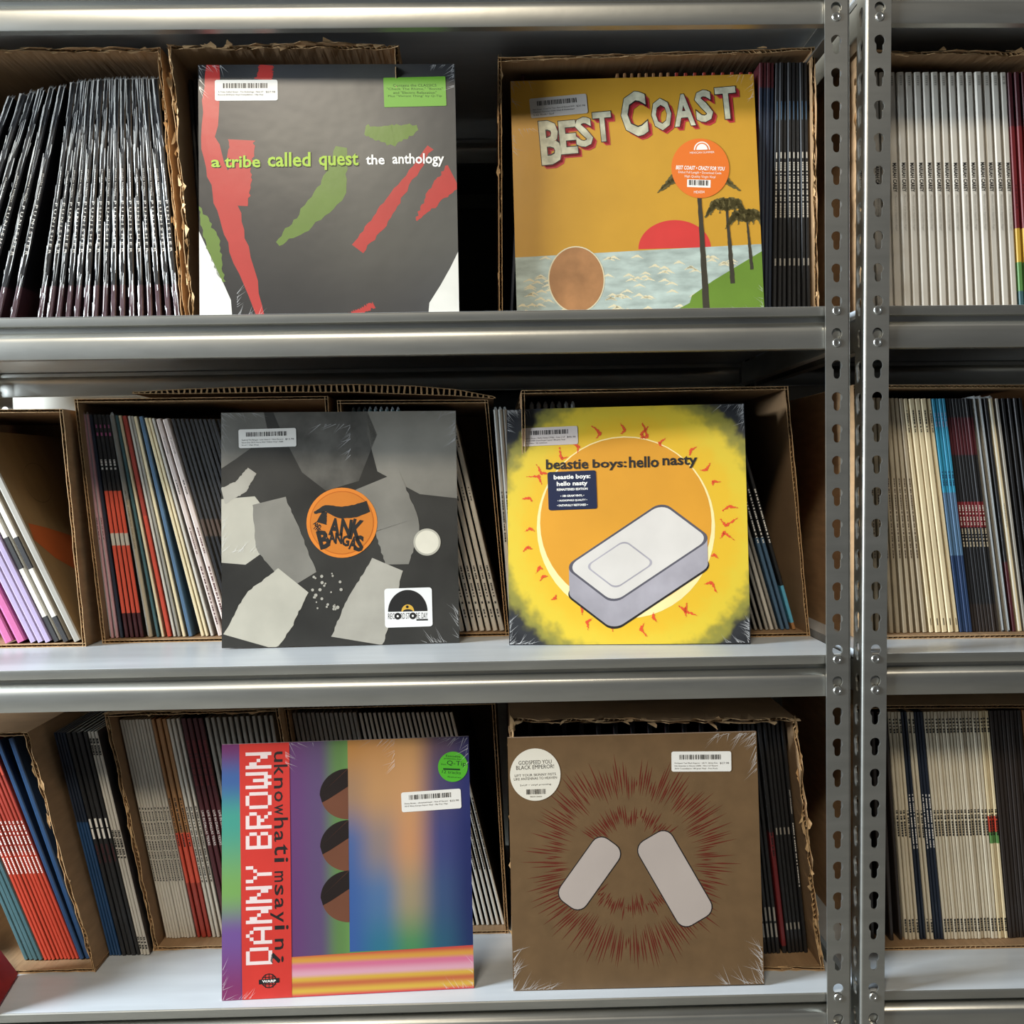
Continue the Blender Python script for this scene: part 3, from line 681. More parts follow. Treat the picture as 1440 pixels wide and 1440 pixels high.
        s.text(mb, price, cu + w * 0.31, cv + h * 0.04, cu + w * 0.46, cv + h * 0.14, ink, 8, tilt=tilt, mid=mz)
        s.build(mb, 'sticker_print', None, st)
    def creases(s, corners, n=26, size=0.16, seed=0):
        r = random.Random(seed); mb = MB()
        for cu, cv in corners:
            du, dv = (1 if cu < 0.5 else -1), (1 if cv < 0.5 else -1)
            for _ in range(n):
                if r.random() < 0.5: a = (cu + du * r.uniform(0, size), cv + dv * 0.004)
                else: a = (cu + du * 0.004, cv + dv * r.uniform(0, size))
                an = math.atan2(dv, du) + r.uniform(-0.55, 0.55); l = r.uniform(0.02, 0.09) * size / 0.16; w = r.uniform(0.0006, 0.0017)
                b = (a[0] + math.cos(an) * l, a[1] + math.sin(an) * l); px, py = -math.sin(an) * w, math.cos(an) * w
                s.poly(mb, [(a[0] + px, a[1] + py), (a[0] - px, a[1] - py), b], wrapglint, 9)
        o = s.build(mb, 'shrink_wrap_crease_glint', 'white slivers painting glints on shrink wrap creases'); o['kind'] = 'stuff'
def area2(p): return sum(p[i][0] * p[(i + 1) % len(p)][1] - p[(i + 1) % len(p)][0] * p[i][1] for i in range(len(p)))
def pm(name, hexc, **k):
    return mat('print_' + name, hexc, k.pop('rough', 0.45), 0, k.pop('coat', 0.18), coatrough=0.22, spec=0.3, noise=k.pop('noise', (24, 0.06)), bump=k.pop('bump', (26, 0.22, (1, 1, 0.6))), **k)
def ramp_mat(name, axis, stops, coat=0.3, radial=None, rough=0.45):
    """printed colour gradient along a sleeve axis (0 x, 2 z), or radial around (x, z)"""
    m = bpy.data.materials.new('print_' + name); m.use_nodes = True; nt = m.node_tree; b = nt.nodes['Principled BSDF']
    b.inputs['Roughness'].default_value = rough; b.inputs['Coat Weight'].default_value = coat; b.inputs['Coat Roughness'].default_value = 0.12
    tc = nt.nodes.new('ShaderNodeTexCoord'); rp = nt.nodes.new('ShaderNodeValToRGB'); rp.color_ramp.interpolation = 'EASE'
    if radial:
        v = nt.nodes.new('ShaderNodeVectorMath'); v.operation = 'DISTANCE'; v.inputs[1].default_value = (radial[0], 0, radial[1]); nt.links.new(tc.outputs['Object'], v.inputs[0])
        nz = nt.nodes.new('ShaderNodeTexNoise'); nz.inputs['Scale'].default_value = 60; nt.links.new(tc.outputs['Object'], nz.inputs['Vector'])
        ad = nt.nodes.new('ShaderNodeMath'); ad.operation = 'MULTIPLY_ADD'; ad.inputs[1].default_value = 0.03; ad.inputs[2].default_value = -0.015; nt.links.new(nz.outputs['Fac'], ad.inputs[0])
        sm_ = nt.nodes.new('ShaderNodeMath'); nt.links.new(v.outputs['Value'], sm_.inputs[0]); nt.links.new(ad.outputs[0], sm_.inputs[1])
        mr = nt.nodes.new('ShaderNodeMapRange'); mr.inputs['From Max'].default_value = radial[2]; nt.links.new(sm_.outputs[0], mr.inputs[0]); src = mr.outputs[0]
    else:
        sx = nt.nodes.new('ShaderNodeSeparateXYZ'); nt.links.new(tc.outputs['Object'], sx.inputs[0])
        mr = nt.nodes.new('ShaderNodeMapRange'); mr.inputs['From Min'].default_value = stops[0][2]; mr.inputs['From Max'].default_value = stops[-1][2]; nt.links.new(sx.outputs[axis], mr.inputs[0]); src = mr.outputs[0]
    nt.links.new(src, rp.inputs[0]); el = rp.color_ramp.elements
    while len(el) < len(stops): el.new(0.5)
    for e, st in zip(el, stops): e.position = st[0]; e.color = lin(st[1])
    nt.links.new(rp.outputs[0], b.inputs['Base Color']); return m

def grid_print(al, name, u0, v0, u1, v1, cols, lay, label=None, noise=0.0, n=24):
    A_ = np.array([[lin(c)[:3] for c in r] for r in cols]); R_, C_ = A_.shape[:2]; mb = MB()
    m = MATS.get('print_colour_field')
    if m is None:
        m = bpy.data.materials.new('print_colour_field'); m.use_nodes = True; nt = m.node_tree; b = nt.nodes['Principled BSDF']
        at = nt.nodes.new('ShaderNodeAttribute'); at.attribute_name = 'print'; nt.links.new(at.outputs['Color'], b.inputs['Base Color'])
        b.inputs['Roughness'].default_value = 0.45; b.inputs['Coat Weight'].default_value = 0.22; b.inputs['Specular IOR Level'].default_value = 0.3; b.inputs['Coat Roughness'].default_value = 0.26
        tc = nt.nodes.new('ShaderNodeTexCoord'); nz = nt.nodes.new('ShaderNodeTexNoise'); nz.inputs['Scale'].default_value = 22; nt.links.new(tc.outputs['Object'], nz.inputs['Vector'])
        bp = nt.nodes.new('ShaderNodeBump'); bp.inputs['Strength'].default_value = 0.25; bp.inputs['Distance'].default_value = 0.002; nt.links.new(nz.outputs['Fac'], bp.inputs['Height']); nt.links.new(bp.outputs[0], b.inputs['Coat Normal'])
        MATS['print_colour_field'] = m
    rows = [[al.P(u0 + (u1 - u0) * i / n, v0 + (v1 - v0) * j / n, lay) for i in range(n + 1)] for j in range(n + 1)]
    mb.strip(rows[::-1], m); o = mb.build(name, al.root)
    ca = o.data.color_attributes.new('print', 'FLOAT_COLOR', 'POINT'); q = []
    for j in range(n, -1, -1):
        for i in range(n + 1):
            x, y = i / n * (C_ - 1), j / n * (R_ - 1); x0, y0 = min(int(x), C_ - 2), min(int(y), R_ - 2); fx, fy = x - x0, y - y0
            fx, fy = fx * fx * (3 - 2 * fx), fy * fy * (3 - 2 * fy)
            c = (A_[y0, x0] * (1 - fx) + A_[y0, x0 + 1] * fx) * (1 - fy) + (A_[y0 + 1, x0] * (1 - fx) + A_[y0 + 1, x0 + 1] * fx) * fy
            c = c * (1 + al.r.uniform(-noise, noise)); q += [float(c[0]), float(c[1]), float(c[2]), 1.0]
    ca.data.foreach_set('color', q)
    if label: o['label'] = label
    return o

# --- A: charcoal cover with plain red and green brushed bands
a_edge = mat('sleeve_edge_white', '#c9c6bf', 0.6)
A = Album('A', 'charcoal album with red and green brushed bands on the top shelf', pm('charcoal', '#3a3a39', noise=(5, 0.35)), a_edge)
grid_print(A, 'cover_ground', 0, 0, 1, 1, [['#232426', '#38393b', '#3c3c3a', '#303033'], ['#212224', '#43423e', '#54524d', '#3e3e3c'], ['#202123', '#30302f', '#484742', '#4b4b47'], ['#1c1d1f', '#222325', '#323232', '#3b3c3e']], 0.5, 'mottled charcoal ground with painted pale reflection veil', 0.05)  # paler middle paints the grey reflection veil into the ground colour
red, grn = pm('poster_red', '#a83430'), pm('leaf_green', '#5d7430'); pale = pm('pale_corner', '#d9d8d0')
mb = MB(); A.band(mb, [(0.06, 0.0), (0.035, 0.3), (0.10, 0.52), (0.15, 0.72), (0.235, 1.0)], [0.05, 0.065, 0.09, 0.07, 0.04], red); A.build(mb, 'painted_band', 'red brushed band')
mb = MB(); A.band(mb, [(0.165, 0.30), (0.15, 0.56)], [0.10, 0.08], red, 1.6); A.build(mb, 'painted_band', 'red brushed band')
mb = MB(); A.band(mb, [(0.265, 0.0), (0.255, 0.062)], [0.05, 0.07], red); A.build(mb, 'painted_band', 'red brushed band')
mb = MB(); A.band(mb, [(0.0, 0.56), (0.05, 0.70), (0.09, 0.86)], [0.005, 0.06, 0.012], grn); A.build(mb, 'painted_band', 'green brushed band')
mb = MB(); A.band(mb, [(0.55, 0.33), (0.52, 0.50), (0.40, 0.63), (0.30, 0.71)], [0.04, 0.11, 0.07, 0.02], grn); A.build(mb, 'painted_band', 'green brushed band')
mb = MB(); A.band(mb, [(0.645, 0.265), (0.75, 0.285), (0.85, 0.255)], [0.04, 0.085, 0.03], grn); A.build(mb, 'painted_band', 'green brushed band')
mb = MB(); A.band(mb, [(0.90, 0.335), (0.78, 0.50), (0.70, 0.62), (0.61, 0.735)], [0.02, 0.045, 0.06, 0.05], red); A.build(mb, 'painted_band', 'red brushed band')
mb = MB(); A.band(mb, [(1.0, 0.44), (0.92, 0.52), (0.84, 0.625)], [0.10, 0.07, 0.012], red); A.build(mb, 'painted_band', 'red brushed band')
mb = MB(); A.band(mb, [(0.58, 1.0), (0.67, 0.955)], [0.03, 0.02], red); A.build(mb, 'painted_band', 'red brushed band')
mb = MB(); A.poly(mb, [(0, 0.66), (0.035, 0.74), (0.09, 0.86), (0.12, 0.93), (0.125, 1), (0, 1)], pale); A.build(mb, 'pale_corner', 'pale grey lower corner')
mb = MB(); A.poly(mb, [(1, 0.75), (0.97, 0.81), (0.93, 0.88), (0.885, 0.95), (0.88, 1), (1, 1)], pale); A.build(mb, 'pale_corner', 'pale grey lower corner')
mb = MB(); tg = mat('lettering_lime', '#9cba3f', 0.5)
for t, u0, u1, v0, v1 in (('a', .048, .083, .378, .408), ('tribe', .10, .238, .362, .410), ('called', .266, .432, .350, .408), ('quest', .464, .618, .356, .422)): A.text(mb, t, u0 + .002, v0 + .003, u1 + .002, v1 + .003, ink, 5, bold=0.03); A.text(mb, t, u0, v0, u1, v1, tg, 6, bold=0.02)
for t, u0, u1, v0, v1 in (('the', .647, .72, .362, .402), ('anthology', .75, .952, .358, .412)): A.text(mb, t, u0, v0, u1, v1, white_ink, 6, bold=0.02)
A.build(mb, 'title_lettering', 'lime green and white hand-lettered title')
A.price(0.186, 0.103, 0.243, 0.083, 0.0, ['A Tribe Called Quest - The Anthology - New LP', 'Record 2018 Jive Vinyl Compilation - Hip Hop'], '$27.98')
mb = MB(); gs = mat('green_sticker', '#62992c', 0.45); A.rrect(mb, 0.842, 0.112, 0.243, 0.118, 0.004, gs, 7, -0.02); h = A.build(mb, 'hype_sticker', 'bright green rectangular sticker')
mb = MB(); gi = mat('green_sticker_ink', '#33541c', 0.6)
for i, (t, w) in enumerate((('Contains the CLASSICS', .17), ('"Check The Rhime," "Bonita"', .22), ('and "Electric Relaxation"', .17), ('Plus "Vivrant Thing" by Q-Tip', .21))): A.text(mb, t, .842 - w / 2, .081 + .0145 * i, .842 + w / 2, .0915 + .0145 * i, gi, 8)
A.build(mb, 'sticker_print', None, h)
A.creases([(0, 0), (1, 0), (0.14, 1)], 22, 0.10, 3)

# --- B: yellow cover, plain seaside shapes
B = Album('B', 'yellow seaside album with red half-sun on the top shelf', pm('sun_yellow', '#c2922f', noise=(18, 0.05)), mat('sleeve_edge_yellow', '#c9b27a', 0.6), 0.006)
mb = MB(); sea = pm('pale_sea', '#a9b7b0', noise=(30, 0.28, (1, 1, 3))); gr = pm('grass_green', '#64832f'); foam = pm('sea_foam', '#d9cfae'); pole = pm('post_brown', '#3a362c'); sun = pm('sun_red', '#c93a37'); leafm = pm('crown_olive', '#5d5430'); russet = pm('russet_shape', '#a5764c', noise=(30, 0.25))
B.disc(mb, 0.648, 0.722, 0.147, sun, 1, rv=0.117, a0=math.pi, a1=2 * math.pi)
B.poly(mb, [(0, 0.742), (0.5, 0.728), (1, 0.715), (1, 1), (0, 1)], sea, 2)
for k in range(95):
    u, v = B.r.uniform(0.02, 0.97), B.r.uniform(0.75, 0.99)
    B.band(mb, [(u - 0.025, v), (u, v - 0.010), (u + 0.025, v + 0.003)], [0.001, 0.010, 0.001], foam, 3, 0.0015)
B.poly(mb, [(0.60, 1), (0.70, 0.95), (0.71, 0.92), (0.80, 0.86), (1, 0.745), (1, 1)], gr, 4)
for u, v0, v1, w in ((0.755, 0.44, 1.0, 0.028), (0.865, 0.55, 0.875, 0.02), (0.945, 0.60, 0.82, 0.014)):
    B.band(mb, [(u, v0), (u + 0.012, v1)], [w * 0.5, w], pole, 5, 0.001)
    for k in range(9):
        a = math.pi * (1.0 + k / 8) + B.r.uniform(-0.1, 0.1); l = (0.17 if w > 0.025 else 0.09)
        B.band(mb, [(u, v0 + 0.02), (u + math.cos(a) * l * 0.6, v0 + math.sin(a) * l * 0.35), (u + math.cos(a) * l, v0 + math.sin(a) * l * 0.2 + 0.05)], [0.006, 0.024, 0.004], leafm, 5, 0.003)
B.disc(mb, 0.245, 0.84, 0.115, foam, 5, rv=0.138); B.disc(mb, 0.245, 0.84, 0.11, russet, 6, rv=0.133)
B.build(mb, 'cover_print', 'pale sea, green bank, red half-sun and plain russet oval')
mb = MB(); lt = pm('map_letter', '#b9b7a0', noise=(70, 0.35)); lr = pm('letter_shadow_red', '#b8353c')
for ch, u, v, w, hh in (('B', .125, .265, .085, .185), ('E', .205, .245, .07, .14), ('S', .27, .225, .07, .125), ('T', .345, .205, .075, .125), ('C', .46, .155, .105, .19), ('O', .585, .16, .08, .135), ('A', .675, .145, .085, .135), ('S', .765, .13, .07, .135), ('T', .85, .12, .085, .135)):
    for q in range(4): B.text(mb, ch, u + .004 * (q + 1) - .01, v - hh / 2 + .004 * (q + 1), u + w + .004 * (q + 1) - .01, v + hh / 2 + .004 * (q + 1), lr, 5, bold=0.04, tilt=0.06)
    B.text(mb, ch, u - .013, v - hh / 2 - .003, u + w - .007, v + hh / 2 + .003, ink, 6, bold=0.05, tilt=0.06)
    B.text(mb, ch, u - .01, v - hh / 2, u + w - .01, v + hh / 2, lt, 7, bold=0.03, tilt=0.06)
B.build(mb, 'title_lettering', 'grey map-pattern block letters with red shadow')
B.price(0.195, 0.112, 0.235, 0.083, 0.065, ['Best Coast - Crazy For You - New LP Record 2010', 'Mexican Summer USA Vinyl & Download', 'Indie Rock / Surf'], '$20.98', mat('grey_sticker_paper', '#b9b4ae', 0.5))
mb = MB(); os_ = mat('orange_sticker', '#dd6f1f', 0.45); B.disc(mb, 0.765, 0.392, 0.118, os_, 8, rv=0.125); h = B.build(mb, 'hype_sticker', 'round orange sticker')
mb = MB(); B.disc(mb, .775, .315, .033, white_ink, 9, rv=.035, a0=math.pi, a1=2 * math.pi); B.disc(mb, .775, .315, .028, os_, 10, rv=.030, a0=math.pi, a1=2 * math.pi); B.disc(mb, .775, .315, .023, white_ink, 11, rv=.025, a0=math.pi, a1=2 * math.pi)
B.text(mb, 'MEXICAN SUMMER', .725, .322, .825, .330, white_ink, 9)
B.text(mb, 'BEST COAST • CRAZY FOR YOU', .665, .383, .865, .400, white_ink, 9, tilt=-0.06, shear=0.2, bold=0.03)
B.text(mb, 'Debut Full Length • Download Code', .675, .405, .850, .418, white_ink, 9, tilt=-0.06); B.text(mb, 'High Quality Virgin Vinyl', .70, .422, .825, .435, white_ink, 9, tilt=-0.06)
B.poly(mb, [(.71, .437), (.805, .443), (.803, .475), (.708, .469)], white_ink, 9); B.barcode(mb, .716, .442, .797, .464, 10, -0.06, n=14); B.text(mb, 'MEX054', .735, .486, .778, .497, white_ink, 9)
B.build(mb, 'sticker_print', None, h)
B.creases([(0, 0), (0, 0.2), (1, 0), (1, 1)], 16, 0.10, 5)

# --- C: black-and-white cover with a plain pale-shape collage and orange disc
C = Album('C', 'black-and-white album with round orange lettering disc, middle shelf', pm('soft_black', '#33322f', noise=(7, 0.5)), mat('sleeve_edge_grey', '#c6c3bc', 0.6))
mb = MB(); g1 = pm('silver_grey', '#7d7a72', noise=(9, 0.3)); g2 = pm('pale_grey', '#a5a196', noise=(12, 0.2)); g3 = pm('mid_grey', '#6c6a64', noise=(10, 0.35)); g4 = pm('ivory_grey', '#b4b0a2', noise=(14, 0.12))
C.poly(mb, [(0, 0), (0.18, 0), (0.20, 0.10), (0.06, 0.20), (0, 0.24)], g3, 1)
C.poly(mb, [(0.22, 0), (0.62, 0), (0.66, 0.10), (0.58, 0.30), (0.44, 0.34), (0.34, 0.26), (0.26, 0.10)], pm('smoke_grey', '#55534e', noise=(20, 0.5)), 1)
C.poly(mb, [(0.62, 0.0), (1, 0), (1, 0.38), (0.84, 0.36), (0.66, 0.26), (0.62, 0.10)], g1, 1)
C.poly(mb, [(0, 0.37), (0.14, 0.36), (0.20, 0.44), (0.20, 0.58), (0.10, 0.65), (0, 0.64)], g4, 2)
C.band(mb, [(0.0, 0.36), (0.08, 0.32), (0.13, 0.25)], [0.07, 0.06, 0.045], g2, 3, 0.002)
C.band(mb, [(0.20, 0.38), (0.24, 0.55), (0.34, 0.72)], [0.14, 0.20, 0.13], g1, 3, 0.003)
C.band(mb, [(0.66, 0.30), (0.74, 0.50), (0.74, 0.66)], [0.20, 0.20, 0.10], g1, 3, 0.003)
C.band(mb, [(0.10, 1.0), (0.20, 0.84), (0.30, 0.72)], [0.22, 0.24, 0.16], g4, 4, 0.003)
C.band(mb, [(0.56, 1.0), (0.62, 0.84), (0.70, 0.66)], [0.22, 0.20, 0.14], g2, 4, 0.003)
C.disc(mb, 0.868, 0.567, 0.058, g4, 5); C.disc(mb, 0.868, 0.567, 0.050, pm('watch_ivory', '#d8d3c2'), 6)
for k in range(26):
    u, v = C.r.uniform(0.38, 0.52), C.r.uniform(0.68, 0.86); C.disc(mb, u, v, C.r.uniform(0.003, 0.008), g2, 5, n=8)
C.build(mb, 'cover_print', 'plain grey and ivory abstract shapes')
mb = MB(); ora = pm('orange_disc', '#d9802f'); orr = pm('orange_rim', '#b86420')
C.disc(mb, 0.507, 0.478, 0.150, ora, 6); C.disc(mb, 0.507, 0.478, 0.136, orr, 7); C.disc(mb, 0.507, 0.478, 0.132, pm('orange_face', '#c9782c'), 8)
d = C.build(mb, 'orange_disc', 'round orange disc with black lettering')
mb = MB()
C.band(mb, [(0.39, 0.435), (0.44, 0.415), (0.50, 0.435), (0.56, 0.43), (0.62, 0.41)], [0.01, 0.03, 0.05, 0.055, 0.05], ink, 9, 0.001)
C.band(mb, [(0.435, 0.43), (0.42, 0.48)], [0.02, 0.045], ink, 9, 0.001)
for ch, u, v, w, hh, tl in (('A', .452, .495, .048, .075, -.1), ('N', .500, .500, .048, .075, -.15), ('K', .545, .510, .050, .090, -.25), ('AND', .385, .487, .036, .018, -.7), ('THE', .385, .503, .032, .018, -.7), ('B', .405, .548, .050, .080, .25), ('A', .450, .540, .03, .048, 0), ('N', .477, .545, .031, .048, -.05), ('G', .506, .556, .032, .048, -.1), ('A', .537, .566, .032, .058, -.2), ('S', .560, .568, .038, .070, -.1)):
    C.text(mb, ch, u, v - hh / 2, u + w, v + hh / 2, ink, 9, tilt=tl, bold=0.05)
C.build(mb, 'disc_lettering', None, d)
C.price(0.195, 0.111, 0.243, 0.080, 0.02, ['Tank & The Bangas - Live Vibes 2 - New Record', 'Store Day 2019 Verve RSD Yellow Vinyl - R&B', 'Soul / Hip Hop'], '$12.98')
mb = MB(); C.rrect(mb, 0.785, 0.845, 0.202, 0.166, 0.012, mat('white_gloss_sticker', '#e4e4e2', 0.4), 7, -0.01); h = C.build(mb, 'hype_sticker', 'white sticker with half a black record')
mb = MB(); C.disc(mb, .782, .862, .084, ink, 8, rv=.092, a0=math.pi, a1=2 * math.pi); C.disc(mb, .782, .862, .027, mat('gold_label', '#cda23c', 0.5), 9, rv=.030, a0=math.pi, a1=2 * math.pi); C.disc(mb, .782, .862, .021, ink, 10, rv=.010, a0=math.pi, a1=2 * math.pi); C.disc(mb, .780, .842, .006, ink, 10)
for t, u0, u1 in (('REC', .698, .726), ('RD', .752, .770), ('ST', .774, .790), ('RE', .817, .833), ('DAY', .840, .866)): C.text(mb, t, u0, .868, u1, .893, ink, 8)
for u in (.739, .803):
    C.disc(mb, u, .881, .0145, ink, 8); C.disc(mb, u, .881, .0045, white_ink, 9)
C.poly(mb, [(.818, .895), (.867, .895), (.867, .902), (.818, .902)], ink, 8); C.build(mb, 'sticker_print', None, h)
C.creases([(0, 0), (1, 0), (0.55, 0.05), (0, 0.6), (1, 1)], 22, 0.14, 8)

# --- H: yellow glow on black with orange disc and a plain silver tilted slab
hz = STAND['H'][4]
H = Album('H', 'yellow and black album with orange disc and silver slab, middle shelf', ramp_mat('yellow_glow', 0, [(0, '#cf9b30', 0), (0.60, '#d8ae28', 0), (0.74, '#d2b734', 0), (0.84, '#857f36', 0), (0.91, '#25272b', 0), (1, '#181a1f', 0)], radial=(0.004, 0.155, 0.215)), mat('sleeve_edge_dark', '#b7b2a6', 0.6))
mb = MB(); H.disc(mb, 0.495, 0.51, 0.372, pm('pale_ring', '#ecd79a'), 1, rv=0.383); H.disc(mb, 0.495, 0.49, 0.358, pm('warm_orange', '#cf922e', noise=(8, 0.08)), 2, rv=0.358)
flick = pm('flick_red', '#d2502c')
for k in range(30):
    a = 2 * math.pi * k / 30 + H.r.uniform(-.08, .08); r0 = H.r.uniform(0.37, 0.41); l = H.r.uniform(0.03, 0.075); ta = a + H.r.choice((-1, 1)) * H.r.uniform(0.4, 1.2)
    p = (0.495 + r0 * math.cos(a), 0.51 + r0 * math.sin(a)); H.band(mb, [p, (p[0] + math.cos(ta) * l * .5, p[1] + math.sin(ta) * l * .5), (p[0] + math.cos(a) * l, p[1] + math.sin(a) * l)], [0.002, 0.013, 0.001], flick, 3, 0.003)
def slab(cx, cy, sx, sy, rad, m, lay, dx=0, dy=0):
    p = []
    ex, ey = (0.80, -0.52), (0.66, 0.52)          # two tilted axes of a flat slanting block
    for qx, qy, a0 in ((1, 1, 0), (-1, 1, 90), (-1, -1, 180), (1, -1, 270)):
        for k in range(7):
            a = math.radians(a0 + 15 * k); x = qx * (sx - rad) + rad * math.cos(a); y = qy * (sy - rad) + rad * math.sin(a)
            p.append((cx + ex[0] * x + ey[0] * y + dx, cy + ex[1] * x + ey[1] * y + dy))
    H.poly(mb, p, m, lay)
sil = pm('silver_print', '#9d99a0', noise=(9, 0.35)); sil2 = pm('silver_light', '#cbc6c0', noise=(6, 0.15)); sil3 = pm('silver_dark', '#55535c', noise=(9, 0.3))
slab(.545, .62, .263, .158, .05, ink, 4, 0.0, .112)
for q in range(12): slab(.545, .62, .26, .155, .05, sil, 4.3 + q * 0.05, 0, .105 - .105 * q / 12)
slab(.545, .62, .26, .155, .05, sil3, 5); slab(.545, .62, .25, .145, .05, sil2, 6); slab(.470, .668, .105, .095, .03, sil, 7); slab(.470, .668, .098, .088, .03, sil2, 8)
H.build(mb, 'cover_print', 'orange disc, red flicks and plain silver slab')
mb = MB()
for t, u0, u1, v0, v1 in (('beastie', .165, .345, .218, .262), ('boys:', .362, .505, .222, .270), ('hello', .515, .640, .214, .262), ('nasty', .655, .800, .216, .268)): H.text(mb, t, u0, v0, u1, v1, ink, 9, bold=0.025)
H.build(mb, 'title_lettering', 'black block-letter title')
H.price(0.183, 0.119, 0.238, 0.078, 0.02, ['Beastie Boys - Hello Nasty (1998) - New 2 LP', 'Record 2009 Grand Royal Capitol 180 gram Vinyl', 'Hip Hop / Breakbeat'], '$45.98', mat('pinkish_sticker_paper', '#c9bdb6', 0.5))
mb = MB(); H.rrect(mb, 0.275, 0.352, 0.205, 0.163, 0.010, mat('navy_sticker', '#1a2340', 0.35), 10, -0.02); h = H.build(mb, 'hype_sticker', 'dark navy square sticker')
mb = MB()
for t, w, v0, v1 in (('beastie boys:', .155, .284, .309), ('hello nasty', .13, .313, .337), ('REMASTERED EDITION', .13, .342, .352), ('• 180 GRAM VINYL •', .10, .370, .379), ('• AUDIOPHILE QUALITY •', .125, .390, .399), ('• FAITHFULLY RESTORED •', .13, .410, .419)): H.text(mb, t, .275 - w / 2, v0, .275 + w / 2, v1, white_ink, 11, bold=0.03, tilt=0.015)
H.build(mb, 'sticker_print', None, h)
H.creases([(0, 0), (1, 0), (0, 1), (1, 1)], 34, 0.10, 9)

# --- D: multicoloured gradient cover with red strip
dz = STAND['D'][4]
def X_(u): return (u - 0.5) * dz
D = Album('D', 'multicoloured striped album with red lettering strip, bottom shelf', ramp_mat('plum_green', 0, [(0, '#5a3868', X_(0)), (0.55, '#5e3868', 0), (0.74, '#584468', 0), (0.90, '#587a44', 0), (1, '#608848', X_(0.52))], radial=None), mat('sleeve_edge_plum', '#b9a8a8', 0.6))
mb = MB()
D.poly(mb, [(0, 0.0), (0.075, 0.0), (0.075, 1), (0, 1)], ramp_mat('left_edge_fade', 2, [(0, '#7a2c5a', 0), (0.25, '#6a4a88', 0), (0.42, '#6f9a52', 0), (0.7, '#3f9080', 0), (0.86, '#3a5a90', 0), (1, '#6a2c60', dz)]), 1)
grid_print(D, 'gradient_panel', 0.505, 0, 1, 0.836, [['#b07c42', '#b58350', '#b88a58', '#564455', '#302d54'], ['#94745a', '#b08458', '#b8885c', '#484264', '#282d60'], ['#465c8c', '#847470', '#b8845c', '#3c4070', '#212858'], ['#395890', '#4c6a90', '#948468', '#384c70', '#202856'], ['#365690', '#2d6a80', '#448052', '#2a546a', '#202d58']], 2, 'blurred orange, blue and green panel')
bs = [(0, '#c03040', (1 - 1.0) * dz), (0.12, '#c9a23c', 0), (0.28, '#b7603a', 0), (0.40, '#c9a03c', 0), (0.52, '#cf9aa8', 0), (0.72, '#c86a88', 0), (0.84, '#c8903c', 0), (1, '#b8443c', 0.165 * dz)]
D.poly(mb, [(0.27, 0.845), (1, 0.832), (1, 1), (0.27, 1)], ramp_mat('foot_stripes', 2, bs), 3)
dk = pm('dark_oval', '#221a18'); brn = pm('brown_oval', '#6a4230')
for v in (0.215, 0.42, 0.62):
    D.disc(mb, 0.505, v, 0.110, brn, 3, rv=0.100, a0=math.pi / 2, a1=3 * math.pi / 2); D.disc(mb, 0.505, v, 0.114, dk, 4, rv=0.102, a0=math.pi, a1=3 * math.pi / 2)
    D.poly(mb, [(0.391, v), (0.505, v - 0.10), (0.505, v - 0.03), (0.43, v + 0.015), (0.40, v + 0.03)], dk, 4)
D.build(mb, 'cover_print', 'blurred rainbow panels with three plain dark half-ovals')
mb = MB(); D.poly(mb, [(0.07, 0.0), (0.27, 0.0), (0.275, 1), (0.08, 1)], pm('signal_red', '#c4372f'), 5); strip = D.build(mb, 'red_strip', 'red paper strip')
PIX = {'D': '11110 10001 10001 10001 10001 10001 11110', 'A': '00100 01010 10001 10001 11111 10001 10001', 'N': '10001 11001 11001 10101 10011 10011 10001', 'Y': '10001 10001 01010 00100 00100 00100 00100', 'B': '11110 10001 10001 11110 10001 10001 11110', 'R': '11110 10001 10001 11110 10100 10010 10001', 'O': '01110 10001 10001 10001 10001 10001 01110', 'W': '10001 10001 10101 10101 10101 11111 01010', ' ': '000 000 000 000 000 000 000'}
mb = MB(); pen = 0.0; total = sum(len(PIX[c].split()[0]) + 1 for c in 'DANNY BROWN') - 1
u0, u1, vb, vt = 0.095, 0.198, 0.868, 0.035; pk = pm('pink_white_letter', '#e0cfcc')
for ch in 'DANNY BROWN':
    rows_ = PIX[ch].split()
    for ry, rr in enumerate(rows_):
        for cx, bit in enumerate(rr):
            if bit == '1':
                va = vb + (vt - vb) * (pen + cx) / total; vc = vb + (vt - vb) * (pen + cx + 1) / total
                ua = u0 + (u1 - u0) * ry / 7; uc = u0 + (u1 - u0) * (ry + 1.0) / 7
                D.poly(mb, [(ua, va), (uc, va), (uc, vc), (ua, vc)], pk, 6)
    pen += len(rows_[0]) + 1
for i, ch in enumerate('uknowhatimsayin¿'):
    v = 0.035 + 0.8 * i / 15.2; hi = {'k': 1, 'h': 1, 't': 1, 'i': 1}.get(ch, 0); lo = {'y': 1, '¿': 1}.get(ch, 0)
    D.text(mb, ch, .208 - .017 * lo, v, .243 + .02 * hi, v + (.042 if ch not in 'i' else .018), ink, 6, rot=-90, bold=0.008)
D.disc(mb, .185, .932, .030, ink, 6, rv=.028); D.disc(mb, .185, .932, .025, pm('signal_red', '#c4372f'), 7, rv=.024)
for q in (-.014, 0, .014): D.band(mb, [(.158, .932 + q), (.212, .932 + q)], [.003, .003], ink, 8, 0); D.band(mb, [(.185 + q, .906), (.185 + q, .958)], [.003, .003], ink, 8, 0)
D.poly(mb, [(.145, .926), (.225, .922), (.225, .940), (.145, .944)], ink, 9); D.text(mb, 'WARP', .158, .928, .212, .938, white_ink, 10, bold=0.03)
D.build(mb, 'strip_lettering', 'pink pixel letters and black title', strip)
